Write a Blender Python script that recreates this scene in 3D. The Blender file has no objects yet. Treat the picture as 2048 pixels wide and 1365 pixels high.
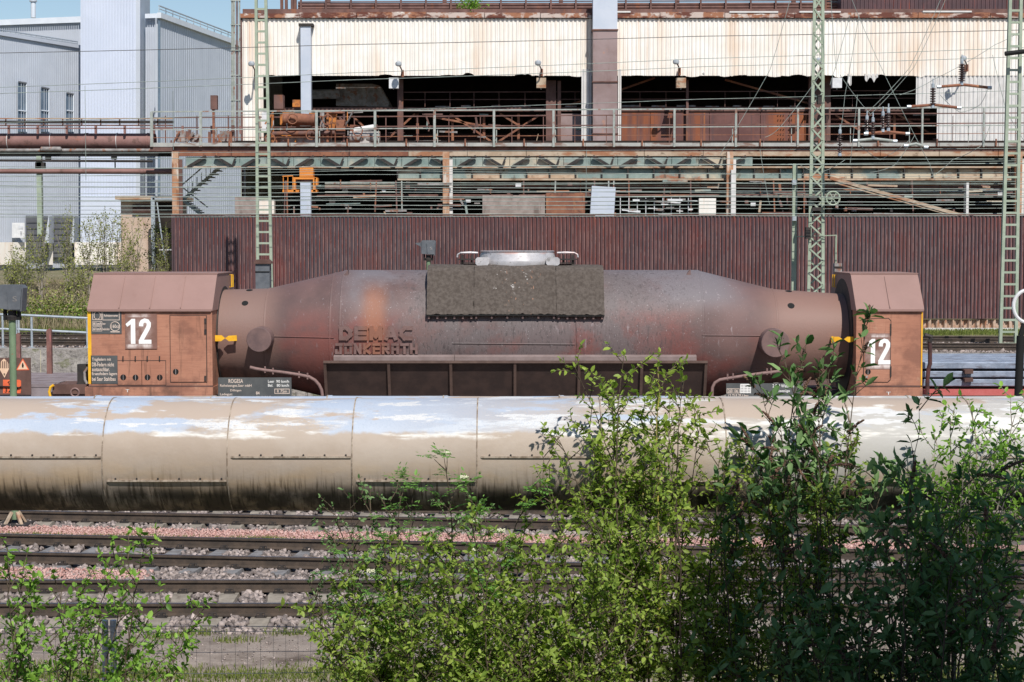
import bpy, math, random
import numpy as np
from mathutils import Vector, Matrix

# ------------------------------------------------------------------ camera, sky, sun, exposure
sc = bpy.context.scene
CAMZ, FPX, HOR = 4.5, 3600.0, 488.0
PITCH = math.atan((682.5 - HOR) / FPX)
cam_d = bpy.data.cameras.new('camera'); cam = bpy.data.objects.new('camera', cam_d)
sc.collection.objects.link(cam)
cam.location = (0, 0, CAMZ); cam.rotation_euler = (math.pi / 2 - PITCH, 0, 0)
cam_d.sensor_width = 36; cam_d.lens = 36 * FPX / 2048; cam_d.clip_start = 0.1; cam_d.clip_end = 3000
sc.camera = cam
SUN_EL, SUN_AZ = math.radians(49), math.radians(17)          # azimuth: to the right of straight behind the camera
S = Vector((math.sin(SUN_AZ) * math.cos(SUN_EL), -math.cos(SUN_AZ) * math.cos(SUN_EL), math.sin(SUN_EL)))
world = bpy.data.worlds.new('World'); sc.world = world; world.use_nodes = True
wn = world.node_tree.nodes; wl = world.node_tree.links
bg = wn['Background']; sky = wn.new('ShaderNodeTexSky'); sky.sky_type = 'NISHITA'; sky.sun_disc = False
sky.sun_elevation = SUN_EL; sky.sun_rotation = math.atan2(S.x, S.y); sky.air_density = 1.0; sky.dust_density = 0.1
sky.ozone_density = 2.0
wl.new(sky.outputs[0], bg.inputs[0]); bg.inputs[1].default_value = 0.10
sun_d = bpy.data.lights.new('sun', 'SUN'); sun_d.energy = 4.9; sun_d.angle = math.radians(0.5); sun_d.color = (1, .955, .89)
sun = bpy.data.objects.new('sun', sun_d); sc.collection.objects.link(sun)
sun.rotation_euler = S.to_track_quat('Z', 'Y').to_euler(); sun.location = (10, -30, 60)
sc.view_settings.view_transform = 'Standard'; sc.view_settings.look = 'None'
sc.view_settings.exposure = 0.0; sc.view_settings.gamma = 1.0
sc.cycles.use_denoising = True
sc.cycles.max_bounces = 6; sc.cycles.transparent_max_bounces = 8
sc.cycles.use_adaptive_sampling = True

# ------------------------------------------------------------------ helpers
rng = random.Random(7)
npr = np.random.default_rng(11)
C = sc.collection
W = {}
cp, sp = math.cos(PITCH), math.sin(PITCH)
def at(px, py, Y):
    """point of the place at distance Y seen in direction (px, py)"""
    u = (px - 1024) / FPX; v = (682.5 - py) / FPX
    t = Y / (cp + v * sp)
    return Vector((u * t, Y, CAMZ + (v * cp - sp) * t))
def ax(px, Y, py=600): return at(px, py, Y).x
def az(py, Y): return at(1024, py, Y).z

def tag(o, label, cat, group=None):
    o['label'] = label; o['category'] = cat
    if group: o['group'] = group
    return o
def thing(name, label, cat, loc, group=None):
    o = bpy.data.objects.new(name, None); C.objects.link(o); o.location = loc; o.empty_display_size = .3
    W[o] = Vector(loc)
    return tag(o, label, cat, group)
def structure(name, loc):
    o = bpy.data.objects.new(name, None); C.objects.link(o); o.location = loc; W[o] = Vector(loc); o['kind'] = 'structure'
    return o

class MB:
    def __init__(s): s.v = []; s.f = []
    def quadgrid(s, P):            # P[i][j] of points
        b = len(s.v); n = len(P); m = len(P[0])
        for r in P: s.v += [tuple(p) for p in r]
        for i in range(n - 1):
            for j in range(m - 1):
                s.f.append((b + i * m + j, b + i * m + j + 1, b + (i + 1) * m + j + 1, b + (i + 1) * m + j))
        return s
    def box(s, x0, x1, y0, y1, z0, z1):
        b = len(s.v)
        s.v += [(x0, y0, z0), (x1, y0, z0), (x1, y1, z0), (x0, y1, z0), (x0, y0, z1), (x1, y0, z1), (x1, y1, z1), (x0, y1, z1)]
        s.f += [tuple(b + i for i in q) for q in ((0, 3, 2, 1), (4, 5, 6, 7), (0, 1, 5, 4), (1, 2, 6, 5), (2, 3, 7, 6), (3, 0, 4, 7))]
        return s
    def cham(s, x0, x1, y0, y1, z0, z1, c):    # box with chamfered vertical + top edges at the front
        p = [(x0 + c, z0), (x1 - c, z0), (x1, z0 + c), (x1, z1 - c), (x1 - c, z1), (x0 + c, z1), (x0, z1 - c), (x0, z0 + c)]
        return s.prism(p, y0, y1)
    def prism(s, poly, y0, y1):    # polygon in xz, extruded along y
        b = len(s.v); n = len(poly)
        s.v += [(x, y0, z) for x, z in poly] + [(x, y1, z) for x, z in poly]
        s.f.append(tuple(range(b, b + n))); s.f.append(tuple(range(b + 2 * n - 1, b + n - 1, -1)))
        for i in range(n):
            j = (i + 1) % n; s.f.append((b + i, b + n + i, b + n + j, b + j))
        return s
    def prismx(s, poly, x0, x1):   # polygon in yz, extruded along x
        b = len(s.v); n = len(poly)
        s.v += [(x0, y, z) for y, z in poly] + [(x1, y, z) for y, z in poly]
        s.f.append(tuple(range(b + n - 1, b - 1, -1))); s.f.append(tuple(range(b + n, b + 2 * n)))
        for i in range(n):
            j = (i + 1) % n; s.f.append((b + i, b + j, b + n + j, b + n + i))
        return s
    def bar(s, a, c, w, h=None):
        a = Vector(a); c = Vector(c); h = h or w
        d = (c - a).normalized(); up = Vector((0, 0, 1)) if abs(d.z) < .99 else Vector((0, 1, 0))
        r = d.cross(up).normalized(); u = r.cross(d)
        b = len(s.v)
        for p in (a, c):
            for i, j in ((-1, -1), (1, -1), (1, 1), (-1, 1)): s.v.append(tuple(p + r * (i * w / 2) + u * (j * h / 2)))
        s.f += [tuple(b + i for i in q) for q in ((0, 3, 2, 1), (4, 5, 6, 7), (0, 1, 5, 4), (1, 2, 6, 5), (2, 3, 7, 6), (3, 0, 4, 7))]
        return s
    def tube(s, pts, r, n=8):
        pts = [Vector(p) for p in pts]; k = len(pts); b = len(s.v)
        rr = r if isinstance(r, (list, tuple)) else [r] * k
        prev = None
        for i, p in enumerate(pts):
            d = (pts[min(i + 1, k - 1)] - pts[max(i - 1, 0)])
            d = d.normalized() if d.length > 1e-9 else Vector((0, 0, 1))
            if prev is None:
                up = Vector((0, 0, 1)) if abs(d.z) < .9 else Vector((1, 0, 0))
                u = d.cross(up).normalized()
            else:
                u = (prev - d * prev.dot(d))
                u = u.normalized() if u.length > 1e-6 else d.orthogonal().normalized()
            prev = u; w = d.cross(u)
            for j in range(n):
                a = 2 * math.pi * j / n
                s.v.append(tuple(p + (u * math.cos(a) + w * math.sin(a)) * rr[i]))
        for i in range(k - 1):
            for j in range(n):
                q = (j + 1) % n
                s.f.append((b + i * n + j, b + i * n + q, b + (i + 1) * n + q, b + (i + 1) * n + j))
        s.f.append(tuple(range(b + n - 1, b - 1, -1))); s.f.append(tuple(range(b + (k - 1) * n, b + k * n)))
        return s
    def lathex(s, prof, cy, cz, n=64, a0=0, a1=2 * math.pi):   # revolve (x, r) about a line along x
        full = abs(a1 - a0 - 2 * math.pi) < 1e-6; b = len(s.v); m = n if full else n + 1
        for x, r in prof:
            for j in range(m):
                a = a0 + (a1 - a0) * j / n; s.v.append((x, cy + r * math.cos(a), cz + r * math.sin(a)))
        for i in range(len(prof) - 1):
            for j in range(n):
                q = (j + 1) % m if full else j + 1
                s.f.append((b + i * m + j, b + (i + 1) * m + j, b + (i + 1) * m + q, b + i * m + q))
        return s
    def lathez(s, prof, cx, cy, n=24):
        b = len(s.v)
        for z, r in prof:
            for j in range(n):
                a = 2 * math.pi * j / n; s.v.append((cx + r * math.cos(a), cy + r * math.sin(a), z))
        for i in range(len(prof) - 1):
            for j in range(n):
                q = (j + 1) % n
                s.f.append((b + i * n + j, b + i * n + q, b + (i + 1) * n + q, b + (i + 1) * n + j))
        s.f.append(tuple(range(b + n - 1, b - 1, -1))); k = b + (len(prof) - 1) * n; s.f.append(tuple(range(k, k + n)))
        return s
    def disc(s, c, nrm, r, depth, n=20):
        c = Vector(c); nrm = Vector(nrm).normalized()
        return s.tube([c, c + nrm * depth], r, n)
    def build(s, name, mat, parent=None, kind=None, smooth=False, origin=None):
        me = bpy.data.meshes.new(name)
        v = np.array(s.v, dtype=float)
        if origin is None:
            lo = v.min(0); hi = v.max(0); origin = Vector(((lo[0] + hi[0]) / 2, (lo[1] + hi[1]) / 2, lo[2]))
        v = v - np.array(origin)
        me.from_pydata(v.tolist(), [], s.f); me.update()
        if smooth:
            me.polygons.foreach_set('use_smooth', [True] * len(me.polygons))
            try: me.set_sharp_from_angle(angle=math.radians(35))
            except Exception: pass
        if mat: me.materials.append(MT[mat] if isinstance(mat, str) else mat)
        return link(name, me, origin, parent, kind)

def link(name, me, origin, parent=None, kind=None):
    o = bpy.data.objects.new(name, me); C.objects.link(o); W[o] = Vector(origin)
    if parent is not None:
        o.parent = parent; o.location = Vector(origin) - W[parent]
    else: o.location = origin
    if kind: o['kind'] = kind
    return o

def np_mesh(name, V, F, mat, attr=None):
    """V (n,3), F (m,k) -> mesh; attr: one float per face"""
    me = bpy.data.meshes.new(name); n = len(V); m, k = F.shape
    me.vertices.add(n); me.vertices.foreach_set('co', np.ascontiguousarray(V, dtype=np.float32).ravel())
    me.loops.add(m * k); me.loops.foreach_set('vertex_index', F.astype(np.int32).ravel())
    me.polygons.add(m); me.polygons.foreach_set('loop_start', np.arange(0, m * k, k, dtype=np.int32))
    me.update(calc_edges=True); me.validate()
    if attr is not None:
        a = me.attributes.new('rnd', 'FLOAT', 'FACE'); a.data.foreach_set('value', np.ascontiguousarray(attr, dtype=np.float32))
    me.materials.append(MT[mat]); return me

def text(s, x0, x1, z0, z1, y, mat, parent, name='lettering', extrude=0.0015, offset=0.0, keep=False):
    cu = bpy.data.curves.new('t', 'FONT'); cu.body = s; cu.size = 1; cu.extrude = 0; cu.offset = offset; cu.resolution_u = 3
    ob = bpy.data.objects.new('t', cu)
    me = bpy.data.meshes.new_from_object(ob)
    bpy.data.objects.remove(ob); 
    n = len(me.vertices); co = np.zeros(n * 3); me.vertices.foreach_get('co', co); co = co.reshape(-1, 3)
    lo = co.min(0); hi = co.max(0); sx = (x1 - x0) / (hi[0] - lo[0]); sz = (z1 - z0) / (hi[1] - lo[1])
    F = [tuple(p.vertices) for p in me.polygons]
    P = np.stack([(co[:, 0] - lo[0]) * sx + x0, np.full(n, y), (co[:, 1] - lo[1]) * sz + z0], 1)
    bpy.data.meshes.remove(me); bpy.data.curves.remove(cu)
    mb = MB(); Q = P.copy(); Q[:, 1] = y + max(extrude, .002)
    mb.v = [tuple(p) for p in P] + [tuple(p) for p in Q]
    cnt = {}
    for f in F:
        for a, b in zip(f, f[1:] + f[:1]): cnt[(a, b)] = 1
    mb.f = list(F) + [tuple(n + i for i in reversed(f)) for f in F]
    for (a, b) in cnt:
        if (b, a) not in cnt: mb.f.append((b, a, n + a, n + b))
    return mb.build(name, mat, parent)

# ------------------------------------------------------------------ materials
MT = {}
def mat(name, c, c2=None, sc2=1.5, over=(), rough=.8, metal=0.0, bump=0.0, bsc=30.0, attr=False, spec=.3, fac=(.35, .65), emit=None, detail=5, transl=None):
    """c..c2 mixed by noise; over = list of dicts(c, s=(x,y,z) scale, r=(lo,hi), z=(z0,z1), x=(x0,x1), a=amount, m=metal, ro=rough)"""
    m = bpy.data.materials.new(name); m.use_nodes = True; nt = m.node_tree; N = nt.nodes; L = nt.links
    bs = N['Principled BSDF']; MT[name] = m
    geo = N.new('ShaderNodeNewGeometry'); pos = geo.outputs['Position']
    def noise(scale, det=detail):
        mp = N.new('ShaderNodeVectorMath'); mp.operation = 'MULTIPLY'; L.new(pos, mp.inputs[0])
        mp.inputs[1].default_value = scale if isinstance(scale, (tuple, list)) else (scale,) * 3
        t = N.new('ShaderNodeTexNoise'); t.inputs['Scale'].default_value = 1; t.inputs['Detail'].default_value = det; t.inputs['Roughness'].default_value = .62
        L.new(mp.outputs[0], t.inputs['Vector']); return t.outputs['Fac']
    def rng_(src, lo, hi, a=0., b=1.):
        r = N.new('ShaderNodeMapRange'); L.new(src, r.inputs[0]); r.interpolation_type = 'SMOOTHSTEP'
        r.inputs[1].default_value = lo; r.inputs[2].default_value = hi; r.inputs[3].default_value = a; r.inputs[4].default_value = b
        return r.outputs[0]
    def mul(a, b, op='MULTIPLY'):
        q = N.new('ShaderNodeMath'); q.operation = op
        for i, v in enumerate((a, b)):
            if isinstance(v, (int, float)): q.inputs[i].default_value = v
            else: L.new(v, q.inputs[i])
        return q.outputs[0]
    def mix(f, a, b):
        q = N.new('ShaderNodeMix'); q.data_type = 'RGBA'
        L.new(f, q.inputs[0])
        for i, v in ((6, a), (7, b)):
            if isinstance(v, (tuple, list)): q.inputs[i].default_value = tuple(v) + (1,)
            else: L.new(v, q.inputs[i])
        return q.outputs[2]
    def mixf(f, a, b):
        q = N.new('ShaderNodeMix'); q.data_type = 'FLOAT'; L.new(f, q.inputs[0])
        for i, v in ((2, a), (3, b)):
            if isinstance(v, (int, float)): q.inputs[i].default_value = v
            else: L.new(v, q.inputs[i])
        return q.outputs[0]
    if attr:
        at_ = N.new('ShaderNodeAttribute'); at_.attribute_name = 'rnd'
        if attr == 'obj':
            oi = N.new('ShaderNodeObjectInfo'); src = mul(at_.outputs['Fac'], oi.outputs['Random'], 'ADD')
        else: src = at_.outputs['Fac']
        col = mix(src, c, c2 or c)
    elif c2: col = mix(rng_(noise(sc2), *fac), c, c2)
    else: col = tuple(c)
    ro, me = rough, metal
    sep = None
    for o in over:
        f = None
        if 's' in o: f = rng_(noise(o['s'], o.get('d', 5)), *o.get('r', (.5, .6)))
        for key, idx in (('z', 2), ('x', 0), ('y', 1)):
            if key in o:
                if sep is None:
                    sep = N.new('ShaderNodeSeparateXYZ'); L.new(pos, sep.inputs[0])
                src = sep.outputs[idx]
                if 'w' in o:      # wobble of the border
                    src = mul(src, mul(mul(noise(o['w'][0], 6), -.5, 'ADD'), o['w'][1]), 'ADD')
                lo, hi = o[key]
                g = rng_(src, min(lo, hi), max(lo, hi), 0 if lo < hi else 1, 1 if lo < hi else 0)
                f = g if f is None else mul(f, g)
                if key + '2' in o:
                    lo, hi = o[key + '2']; g = rng_(src, min(lo, hi), max(lo, hi), 0 if lo < hi else 1, 1 if lo < hi else 0); f = mul(f, g)
        f = mul(f, o.get('a', 1.0))
        col = mix(f, col, o['c'])
        if 'm' in o: me = mixf(f, me, o['m'])
        if 'ro' in o: ro = mixf(f, ro, o['ro'])
    if isinstance(col, tuple): bs.inputs['Base Color'].default_value = col + (1,)
    else: L.new(col, bs.inputs['Base Color'])
    for key, v in (('Roughness', ro), ('Metallic', me)):
        if isinstance(v, (int, float)): bs.inputs[key].default_value = v
        else: L.new(v, bs.inputs[key])
    bs.inputs['Specular IOR Level'].default_value = spec
    if bump:
        b = N.new('ShaderNodeBump'); b.inputs['Strength'].default_value = 1; b.inputs['Distance'].default_value = bump
        L.new(noise(bsc, 6), b.inputs['Height']); L.new(b.outputs[0], bs.inputs['Normal'])
    if transl:
        tr = N.new('ShaderNodeBsdfTranslucent'); ms = N.new('ShaderNodeMixShader'); ms.inputs[0].default_value = transl[1]
        mc = N.new('ShaderNodeMix'); mc.data_type = 'RGBA'; mc.blend_type = 'MULTIPLY'; mc.inputs[0].default_value = 1
        if isinstance(col, tuple): mc.inputs[6].default_value = col + (1,)
        else: L.new(col, mc.inputs[6])
        mc.inputs[7].default_value = tuple(transl[0]) + (1,)
        L.new(mc.outputs[2], tr.inputs[0]); out = N['Material Output']
        L.new(bs.outputs[0], ms.inputs[1]); L.new(tr.outputs[0], ms.inputs[2]); L.new(ms.outputs[0], out.inputs[0])
    return m

rust_d, rust_o = (.10, .035, .022), (.34, .11, .035)
mat('ground', (.24, .195, .165), (.33, .275, .235), 3.0, over=[dict(c=(.09, .065, .05), s=(.8, .8, .8), r=(.52, .7)), dict(c=(.3, .26, .23), s=25, r=(.6, .75), a=.7)], rough=.95, bump=.02, bsc=40)
mat('soil', (.12, .09, .065), (.2, .155, .11), 4, rough=.95, bump=.03, bsc=25)
mat('ballast_bed', (.13, .11, .10), (.2, .17, .155), 14, rough=.95, bump=.03, bsc=50)
mat('stone', (.12, .10, .092), (.48, .40, .365), attr=True, rough=.9)
mat('pink_bed', (.36, .2, .17), (.46, .29, .25), 30, over=[dict(c=(.14, .13, .05), s=(1.2, 2.5, 1), r=(.55, .68), a=.8)], rough=.95, bump=.015, bsc=70)
mat('pink_stone', (.40, .21, .18), (.66, .46, .41), attr=True, rough=.9)
mat('grass', (.09, .13, .025), (.24, .27, .07), attr=True, rough=.8, transl=((1.2, 1.3, .6), .25))
mat('dry_grass', (.20, .17, .09), (.38, .31, .2), attr=True, rough=.85)
mat('bank_soil', (.22, .18, .11), (.13, .14, .06), 1.6, over=[dict(c=(.3, .24, .17), s=2.2, r=(.52, .66))], rough=.95, bump=.05, bsc=12)
mat('rail', (.075, .06, .05), (.12, .09, .07), 6, rough=.6, metal=.3, bump=.002, bsc=60)
mat('rail_top', (.22, .21, .22), (.3, .29, .3), 4, rough=.35, metal=.9)
mat('concrete_sleeper', (.20, .175, .145), (.30, .265, .22), 5, over=[dict(c=(.12, .09, .07), s=(6, 6, 6), r=(.55, .7), a=.7)], rough=.9, bump=.004, bsc=50)
mat('grey_sleeper', (.16, .158, .163), (.25, .245, .245), 5, over=[dict(c=(.13, .11, .1), s=(2, 14, 6), r=(.52, .62), a=.8)], rough=.9, bump=.004, bsc=50)
mat('dark_steel', (.035, .032, .032), (.06, .05, .045), 5, rough=.7, metal=.2)
mat('black', (.012, .012, .012), rough=.8)
mat('fence_wire', (.42, .43, .43), (.3, .3, .29), 20, rough=.5, metal=.6)
mat('galv', (.42, .47, .52), (.52, .57, .6), 6, over=[dict(c=(.3, .32, .34), s=9, r=(.55, .65), a=.6)], rough=.5, metal=.5)
# the pipes: tan paint, flaked to bare zinc on top (sky blue painted in), streaked and shade-darkened below, grey paint towards the right
ZT = 3.0
mat('pipe_paint', (.375, .30, .238), (.43, .36, .30), 1.3, over=[
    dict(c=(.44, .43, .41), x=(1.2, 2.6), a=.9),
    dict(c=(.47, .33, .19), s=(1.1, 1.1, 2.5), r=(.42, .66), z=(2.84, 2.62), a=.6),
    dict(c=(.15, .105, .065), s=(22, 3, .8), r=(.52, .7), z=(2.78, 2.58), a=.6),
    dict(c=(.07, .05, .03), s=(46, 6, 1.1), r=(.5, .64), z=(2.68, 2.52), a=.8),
    dict(c=(.035, .03, .022), s=(5, 3, 2), r=(.3, .55), z=(2.60, 2.48), a=.85),  # grime, made near-black to paint in the shade of the underside
    dict(c=(.68, .66, .62), s=(1.3, 5.0, 9), r=(.48, .58), z=(2.93, 2.97), w=(3.0, .14), d=9),
    dict(c=(.40, .455, .545), s=(.45, 1.2, 1.2), r=(.43, .52), z=(2.97, 3.005), x=(1.5, -1.5), w=(5.0, .13), d=8, ro=.5),  # bare zinc, the blue of the reflected sky put into its colour
    dict(c=(.40, .455, .545), s=(.8, 3, 4), r=(.51, .58), z=(3.02, 3.04), w=(5.0, .1), d=8, ro=.5),
    dict(c=(.58, .58, .58), s=(2.2, 6.0, 14), r=(.56, .60), z=(3.0, 3.03), w=(3.0, .1), d=9),
    dict(c=(.30, .36, .46), s=80, r=(.5, .62), z=(2.99, 3.03), x=(2.5, .5), a=.35),
    dict(c=(.42, .34, .28), s=(.7, 2, 3), r=(.54, .58), z=(3.08, 3.1), w=(5, .08), d=8),
    ], rough=.6, bump=.006, bsc=5, spec=.3)
mat('pipe_seam', (.2, .15, .11), (.42, .35, .28), 20, rough=.6)
# torpedo car
mat('vessel', (.115, .072, .068), (.165, .098, .09), .8, over=[
    dict(c=(.20, .065, .055), s=(.35, .35, .6), r=(.42, .6), z=(3.3, 2.8), a=.8),
    dict(c=(.21, .075, .062), x=(-5.2, -4.7), x2=(-3.6, -4.2), z=(3.3, 2.6), s=(.8, .8, .8), r=(.3, .55), a=.85),
    dict(c=(.23, .145, .12), x=(-4.9, -5.6), a=.85), dict(c=(.25, .145, .115), x=(5.2, 6.1), a=.8),
    dict(c=(.17, .15, .16), s=(.6, .6, .6), r=(.32, .55), z=(2.9, 3.4), x=(-4.1, -3.2), x2=(5.6, 4.4), a=.95),
    dict(c=(.135, .112, .112), s=(1.0, 1.0, 1.0), r=(.34, .56), x=(-2.7, -1.8), x2=(3.6, 2.4), a=.9),
    dict(c=(.07, .055, .055), s=(9, 9, 1.2), r=(.54, .68), x=(-3.0, -2.2), x2=(4.6, 3), a=.65),
    dict(c=(.06, .048, .048), s=(30, 30, 9), r=(.56, .64), x=(-2.8, -1.8), x2=(4.4, 3.2), a=.6, d=3),
    dict(c=(.33, .125, .06), s=(.5, .5, .15), r=(.15, .5), x=(-3.42, -3.05), x2=(-2.6, -2.95), z=(2.1, 2.6), z2=(3.8, 3.2), a=.68),
    dict(c=(.36, .33, .33), s=(38, 38, 22), r=(.66, .73), x=(-4.6, -3.6), x2=(5.6, 4.2), a=.8, d=2),
    dict(c=(.34, .29, .30), s=(12, 12, 1.6), r=(.62, .73), x=(-5.2, -4.4), x2=(5.6, 4.8), a=.6),
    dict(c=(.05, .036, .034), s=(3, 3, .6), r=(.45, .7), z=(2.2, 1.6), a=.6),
    ], rough=.6, bump=.004, bsc=22, spec=.4)
mat('vessel_plain', (.125, .082, .08), (.19, .12, .11), 2.5, rough=.65, bump=.003, bsc=30)
mat('letter', (.15, .085, .075), (.2, .125, .115), 4, over=[dict(c=(.28, .11, .06), x=(-3.4, -3.1), x2=(-2.6, -2.9), a=.7)], rough=.65, bump=.003, bsc=40)
mat('ledge', (.2, .15, .14), (.26, .2, .19), 3, rough=.7)
mat('skirt', (.045, .03, .027), (.066, .042, .036), 3, rough=.7, bump=.002, bsc=(3, 3, 60))
mat('skirt_frame', (.10, .064, .053), (.135, .088, .072), 4, rough=.7)
mat('slag', (.078, .063, .053), (.118, .098, .084), 14, over=[
    dict(c=(.6, .57, .55), s=(11, 11, 11), r=(.62, .68), x=(-.75, -.4), x2=(.55, .2), z=(3.35, 3.6), a=.9),
    dict(c=(.5, .26, .16), s=(22, 22, 2.2), r=(.63, .7), x=(-.3, -.1), x2=(.75, .4), a=.9)], rough=.95, bump=.02, bsc=16)
mat('mouth_metal', (.42, .41, .42), (.58, .56, .57), 3, over=[dict(c=(.55, .34, .3), s=(2, 2, 8), r=(.5, .65), z=(4.24, 4.3), a=.8), dict(c=(.2, .18, .17), s=8, r=(.58, .7), a=.7)], rough=.5, metal=.3)
mat('cab', (.39, .175, .112), (.45, .215, .14), .9, over=[
    dict(c=(.22, .10, .07), s=(1.2, 1, 1.6), r=(.5, .66), a=.75), dict(c=(.30, .135, .09), s=(1.5, 1, 45), r=(.5, .6), a=.5),
    dict(c=(.12, .065, .045), s=(9, 4, .7), r=(.57, .72), a=.7), dict(c=(.5, .3, .2), s=(3, 3, 3), r=(.6, .72), a=.5), dict(c=(.14, .075, .055), s=(2.5, 2, 2.5), r=(.45, .65), z=(1.65, 1.42), a=.7), dict(c=(.15, .08, .06), s=(5, 2, 1), r=(.4, .6), z=(2.93, 3.03), a=.6)], rough=.7, bump=.004, bsc=5)
mat('cab_roof', (.27, .165, .142), (.305, .187, .163), .7, over=[dict(c=(.22, .12, .10), s=(3, 2, .6), r=(.6, .75), a=.4)], rough=.65, bump=.001, bsc=25)
mat('yellow', (.85, .48, .03), (.75, .38, .02), 6, rough=.6)
mat('plate_grey', (.075, .08, .083), (.1, .105, .105), 3, rough=.7)
mat('plate_letter', (.72, .60, .52), (.62, .5, .42), 10, rough=.7)
mat('white_letter', (.78, .77, .74), rough=.7)
mat('spray_white', (.88, .87, .85), (.8, .76, .72), 9, fac=(.55, .8), rough=.7)
mat('pinkbrown_pipe', (.2, .125, .115), (.26, .165, .15), 8, rough=.6)
mat('hose', (.05, .03, .03), (.13, .05, .045), 3, rough=.6)
mat('wagon_deck', (.2, .165, .175), (.28, .24, .25), 2, over=[dict(c=(.1, .08, .085), s=(1, 12, 2), r=(.55, .7), a=.7)], rough=.9, bump=.004, bsc=30)
mat('wagon_brown', (.10, .055, .045), (.15, .085, .07), 3, rough=.8)
mat('wagon_red', (.55, .15, .14), (.48, .11, .1), 2, rough=.7)
mat('slab_steel', (.22, .26, .33), (.33, .38, .47), 3.5, over=[dict(c=(.12, .10, .11), s=(2, 2, 14), r=(.54, .66), a=.7), dict(c=(.3, .26, .3), s=(3, 1, 3), r=(.6, .7), a=.5)], rough=.6, metal=.2, bump=.006, bsc=20)
mat('orange_sign', (.80, .16, .06), (.7, .12, .05), 8, rough=.6)
mat('cream_sign', (.78, .55, .38), (.7, .48, .33), 8, rough=.6)
mat('stake', (.17, .085, .075), (.24, .12, .1), 6, over=[dict(c=(.42, .15, .15), s=(8, 8, 2), r=(.6, .7), a=.6)], rough=.8)
mat('signal_grey', (.115, .125, .14), (.155, .165, .18), 5, rough=.55, metal=.2)
mat('mast_green', (.30, .36, .27), (.37, .42, .33), 4, over=[dict(c=(.36, .30, .2), s=(12, 12, 1.5), r=(.6, .7), a=.6)], rough=.7)
mat('signal_green', (.15, .215, .125), (.19, .265, .16), 5, over=[dict(c=(.3, .14, .08), s=14, r=(.68, .72))], rough=.6)
# far plant
mat('wall_brown', (.082, .052, .058), (.118, .064, .068), 1.2, over=[
    dict(c=(.17, .05, .045), s=(.5, 1, .3), r=(.5, .66), a=.75), dict(c=(.085, .055, .065), s=(.4, 1, .5), r=(.48, .62), a=.7),
    dict(c=(.26, .06, .035), s=(9, 1, .5), r=(.56, .66), z=(5.1, 5.6), a=.8), dict(c=(.075, .052, .058), s=(.3, .3, .2), r=(.5, .6), a=.6)], rough=.6, bump=.002, bsc=20)
mat('wall_brown_red', (.105, .052, .053), (.138, .065, .064), 1.2, over=[dict(c=(.08, .055, .06), s=(1.5, 1, .35), r=(.48, .64), a=.7), dict(c=(.24, .07, .04), s=(9, 1, .5), r=(.56, .68), a=.6)], rough=.6)
mat('wall_brown_grey', (.078, .056, .064), (.105, .074, .082), 1.0, over=[dict(c=(.15, .06, .055), s=(1.5, 1, .35), r=(.5, .66), a=.6), dict(c=(.15, .12, .125), s=(12, 1, .4), r=(.58, .7), a=.5)], rough=.6)
mat('wall_rib', (.25, .065, .05), (.17, .075, .07), .8, over=[dict(c=(.33, .2, .185), s=(3, 3, 1.6), r=(.42, .58), z=(5.5, 4.9), a=.75)], rough=.6)
mat('sheet_pile', (.42, .27, .19), (.55, .42, .34), 6, over=[dict(c=(.3, .10, .04), s=(9, 9, 1.5), r=(.5, .62), a=.8), dict(c=(.12, .07, .06), s=(7, 7, 7), r=(.6, .7))], rough=.9)
mat('facade', (.83, .78, .71), (.87, .84, .79), 1.0, over=[dict(c=(.70, .45, .27), s=(.9, 1, .10), r=(.46, .7), a=.48), dict(c=(.55, .27, .12), s=(5, 1, .12), r=(.6, .76), a=.6),
    dict(c=(.58, .24, .09), s=(.5, 1, .3), r=(.62, .78), z=(13.6, 12.8), a=.7)], rough=.7)
mat('facade_grey', (.62, .60, .58), (.70, .68, .66), 2, over=[dict(c=(.45, .42, .4), s=(4, 4, .2), r=(.58, .72), a=.6)], rough=.7)
mat('parapet', (.34, .15, .085), (.55, .45, .4), 1.6, over=[dict(c=(.14, .05, .035), s=(1.2, 1, 3), r=(.48, .58)), dict(c=(.7, .64, .58), s=(.9, 1, 2), r=(.6, .66))], rough=.8, fac=(.45, .55))
mat('rust_plate', (.12, .055, .05), (.17, .08, .07), 1, over=[dict(c=(.29, .09, .035), s=(.7, .7, .05), r=(.46, .6), a=.85), dict(c=(.42, .15, .05), s=(2.6, 2.6, .08), r=(.6, .7), a=.8), dict(c=(.1, .06, .06), s=(2.2, 2, .07), r=(.58, .66), a=.8)], rough=.7)
mat('brown_steel', (.12, .065, .055), (.18, .10, .085), 2, over=[dict(c=(.26, .10, .05), s=(2, 2, .6), r=(.56, .7), a=.7)], rough=.75)
mat('rust_steel', (.21, .085, .055), (.30, .13, .075), 2, over=[dict(c=(.42, .2, .1), s=(5, 5, 1), r=(.55, .68), a=.7), dict(c=(.09, .05, .04), s=3, r=(.55, .65), a=.7)], rough=.8)
mat('tan_rust', (.40, .29, .2), (.5, .4, .3), 2, over=[dict(c=(.33, .13, .06), s=(.7, .7, 2), r=(.5, .62), a=.85), dict(c=(.13, .09, .06), s=(2, 2, 3), r=(.57, .68), a=.7)], rough=.8)
mat('rust_column', (.4, .19, .1), (.52, .33, .22), 2.5, over=[dict(c=(.6, .52, .45), s=(5, 5, .8), r=(.56, .64)), dict(c=(.22, .09, .05), s=(6, 6, 1), r=(.55, .65), a=.8)], rough=.8)
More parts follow.
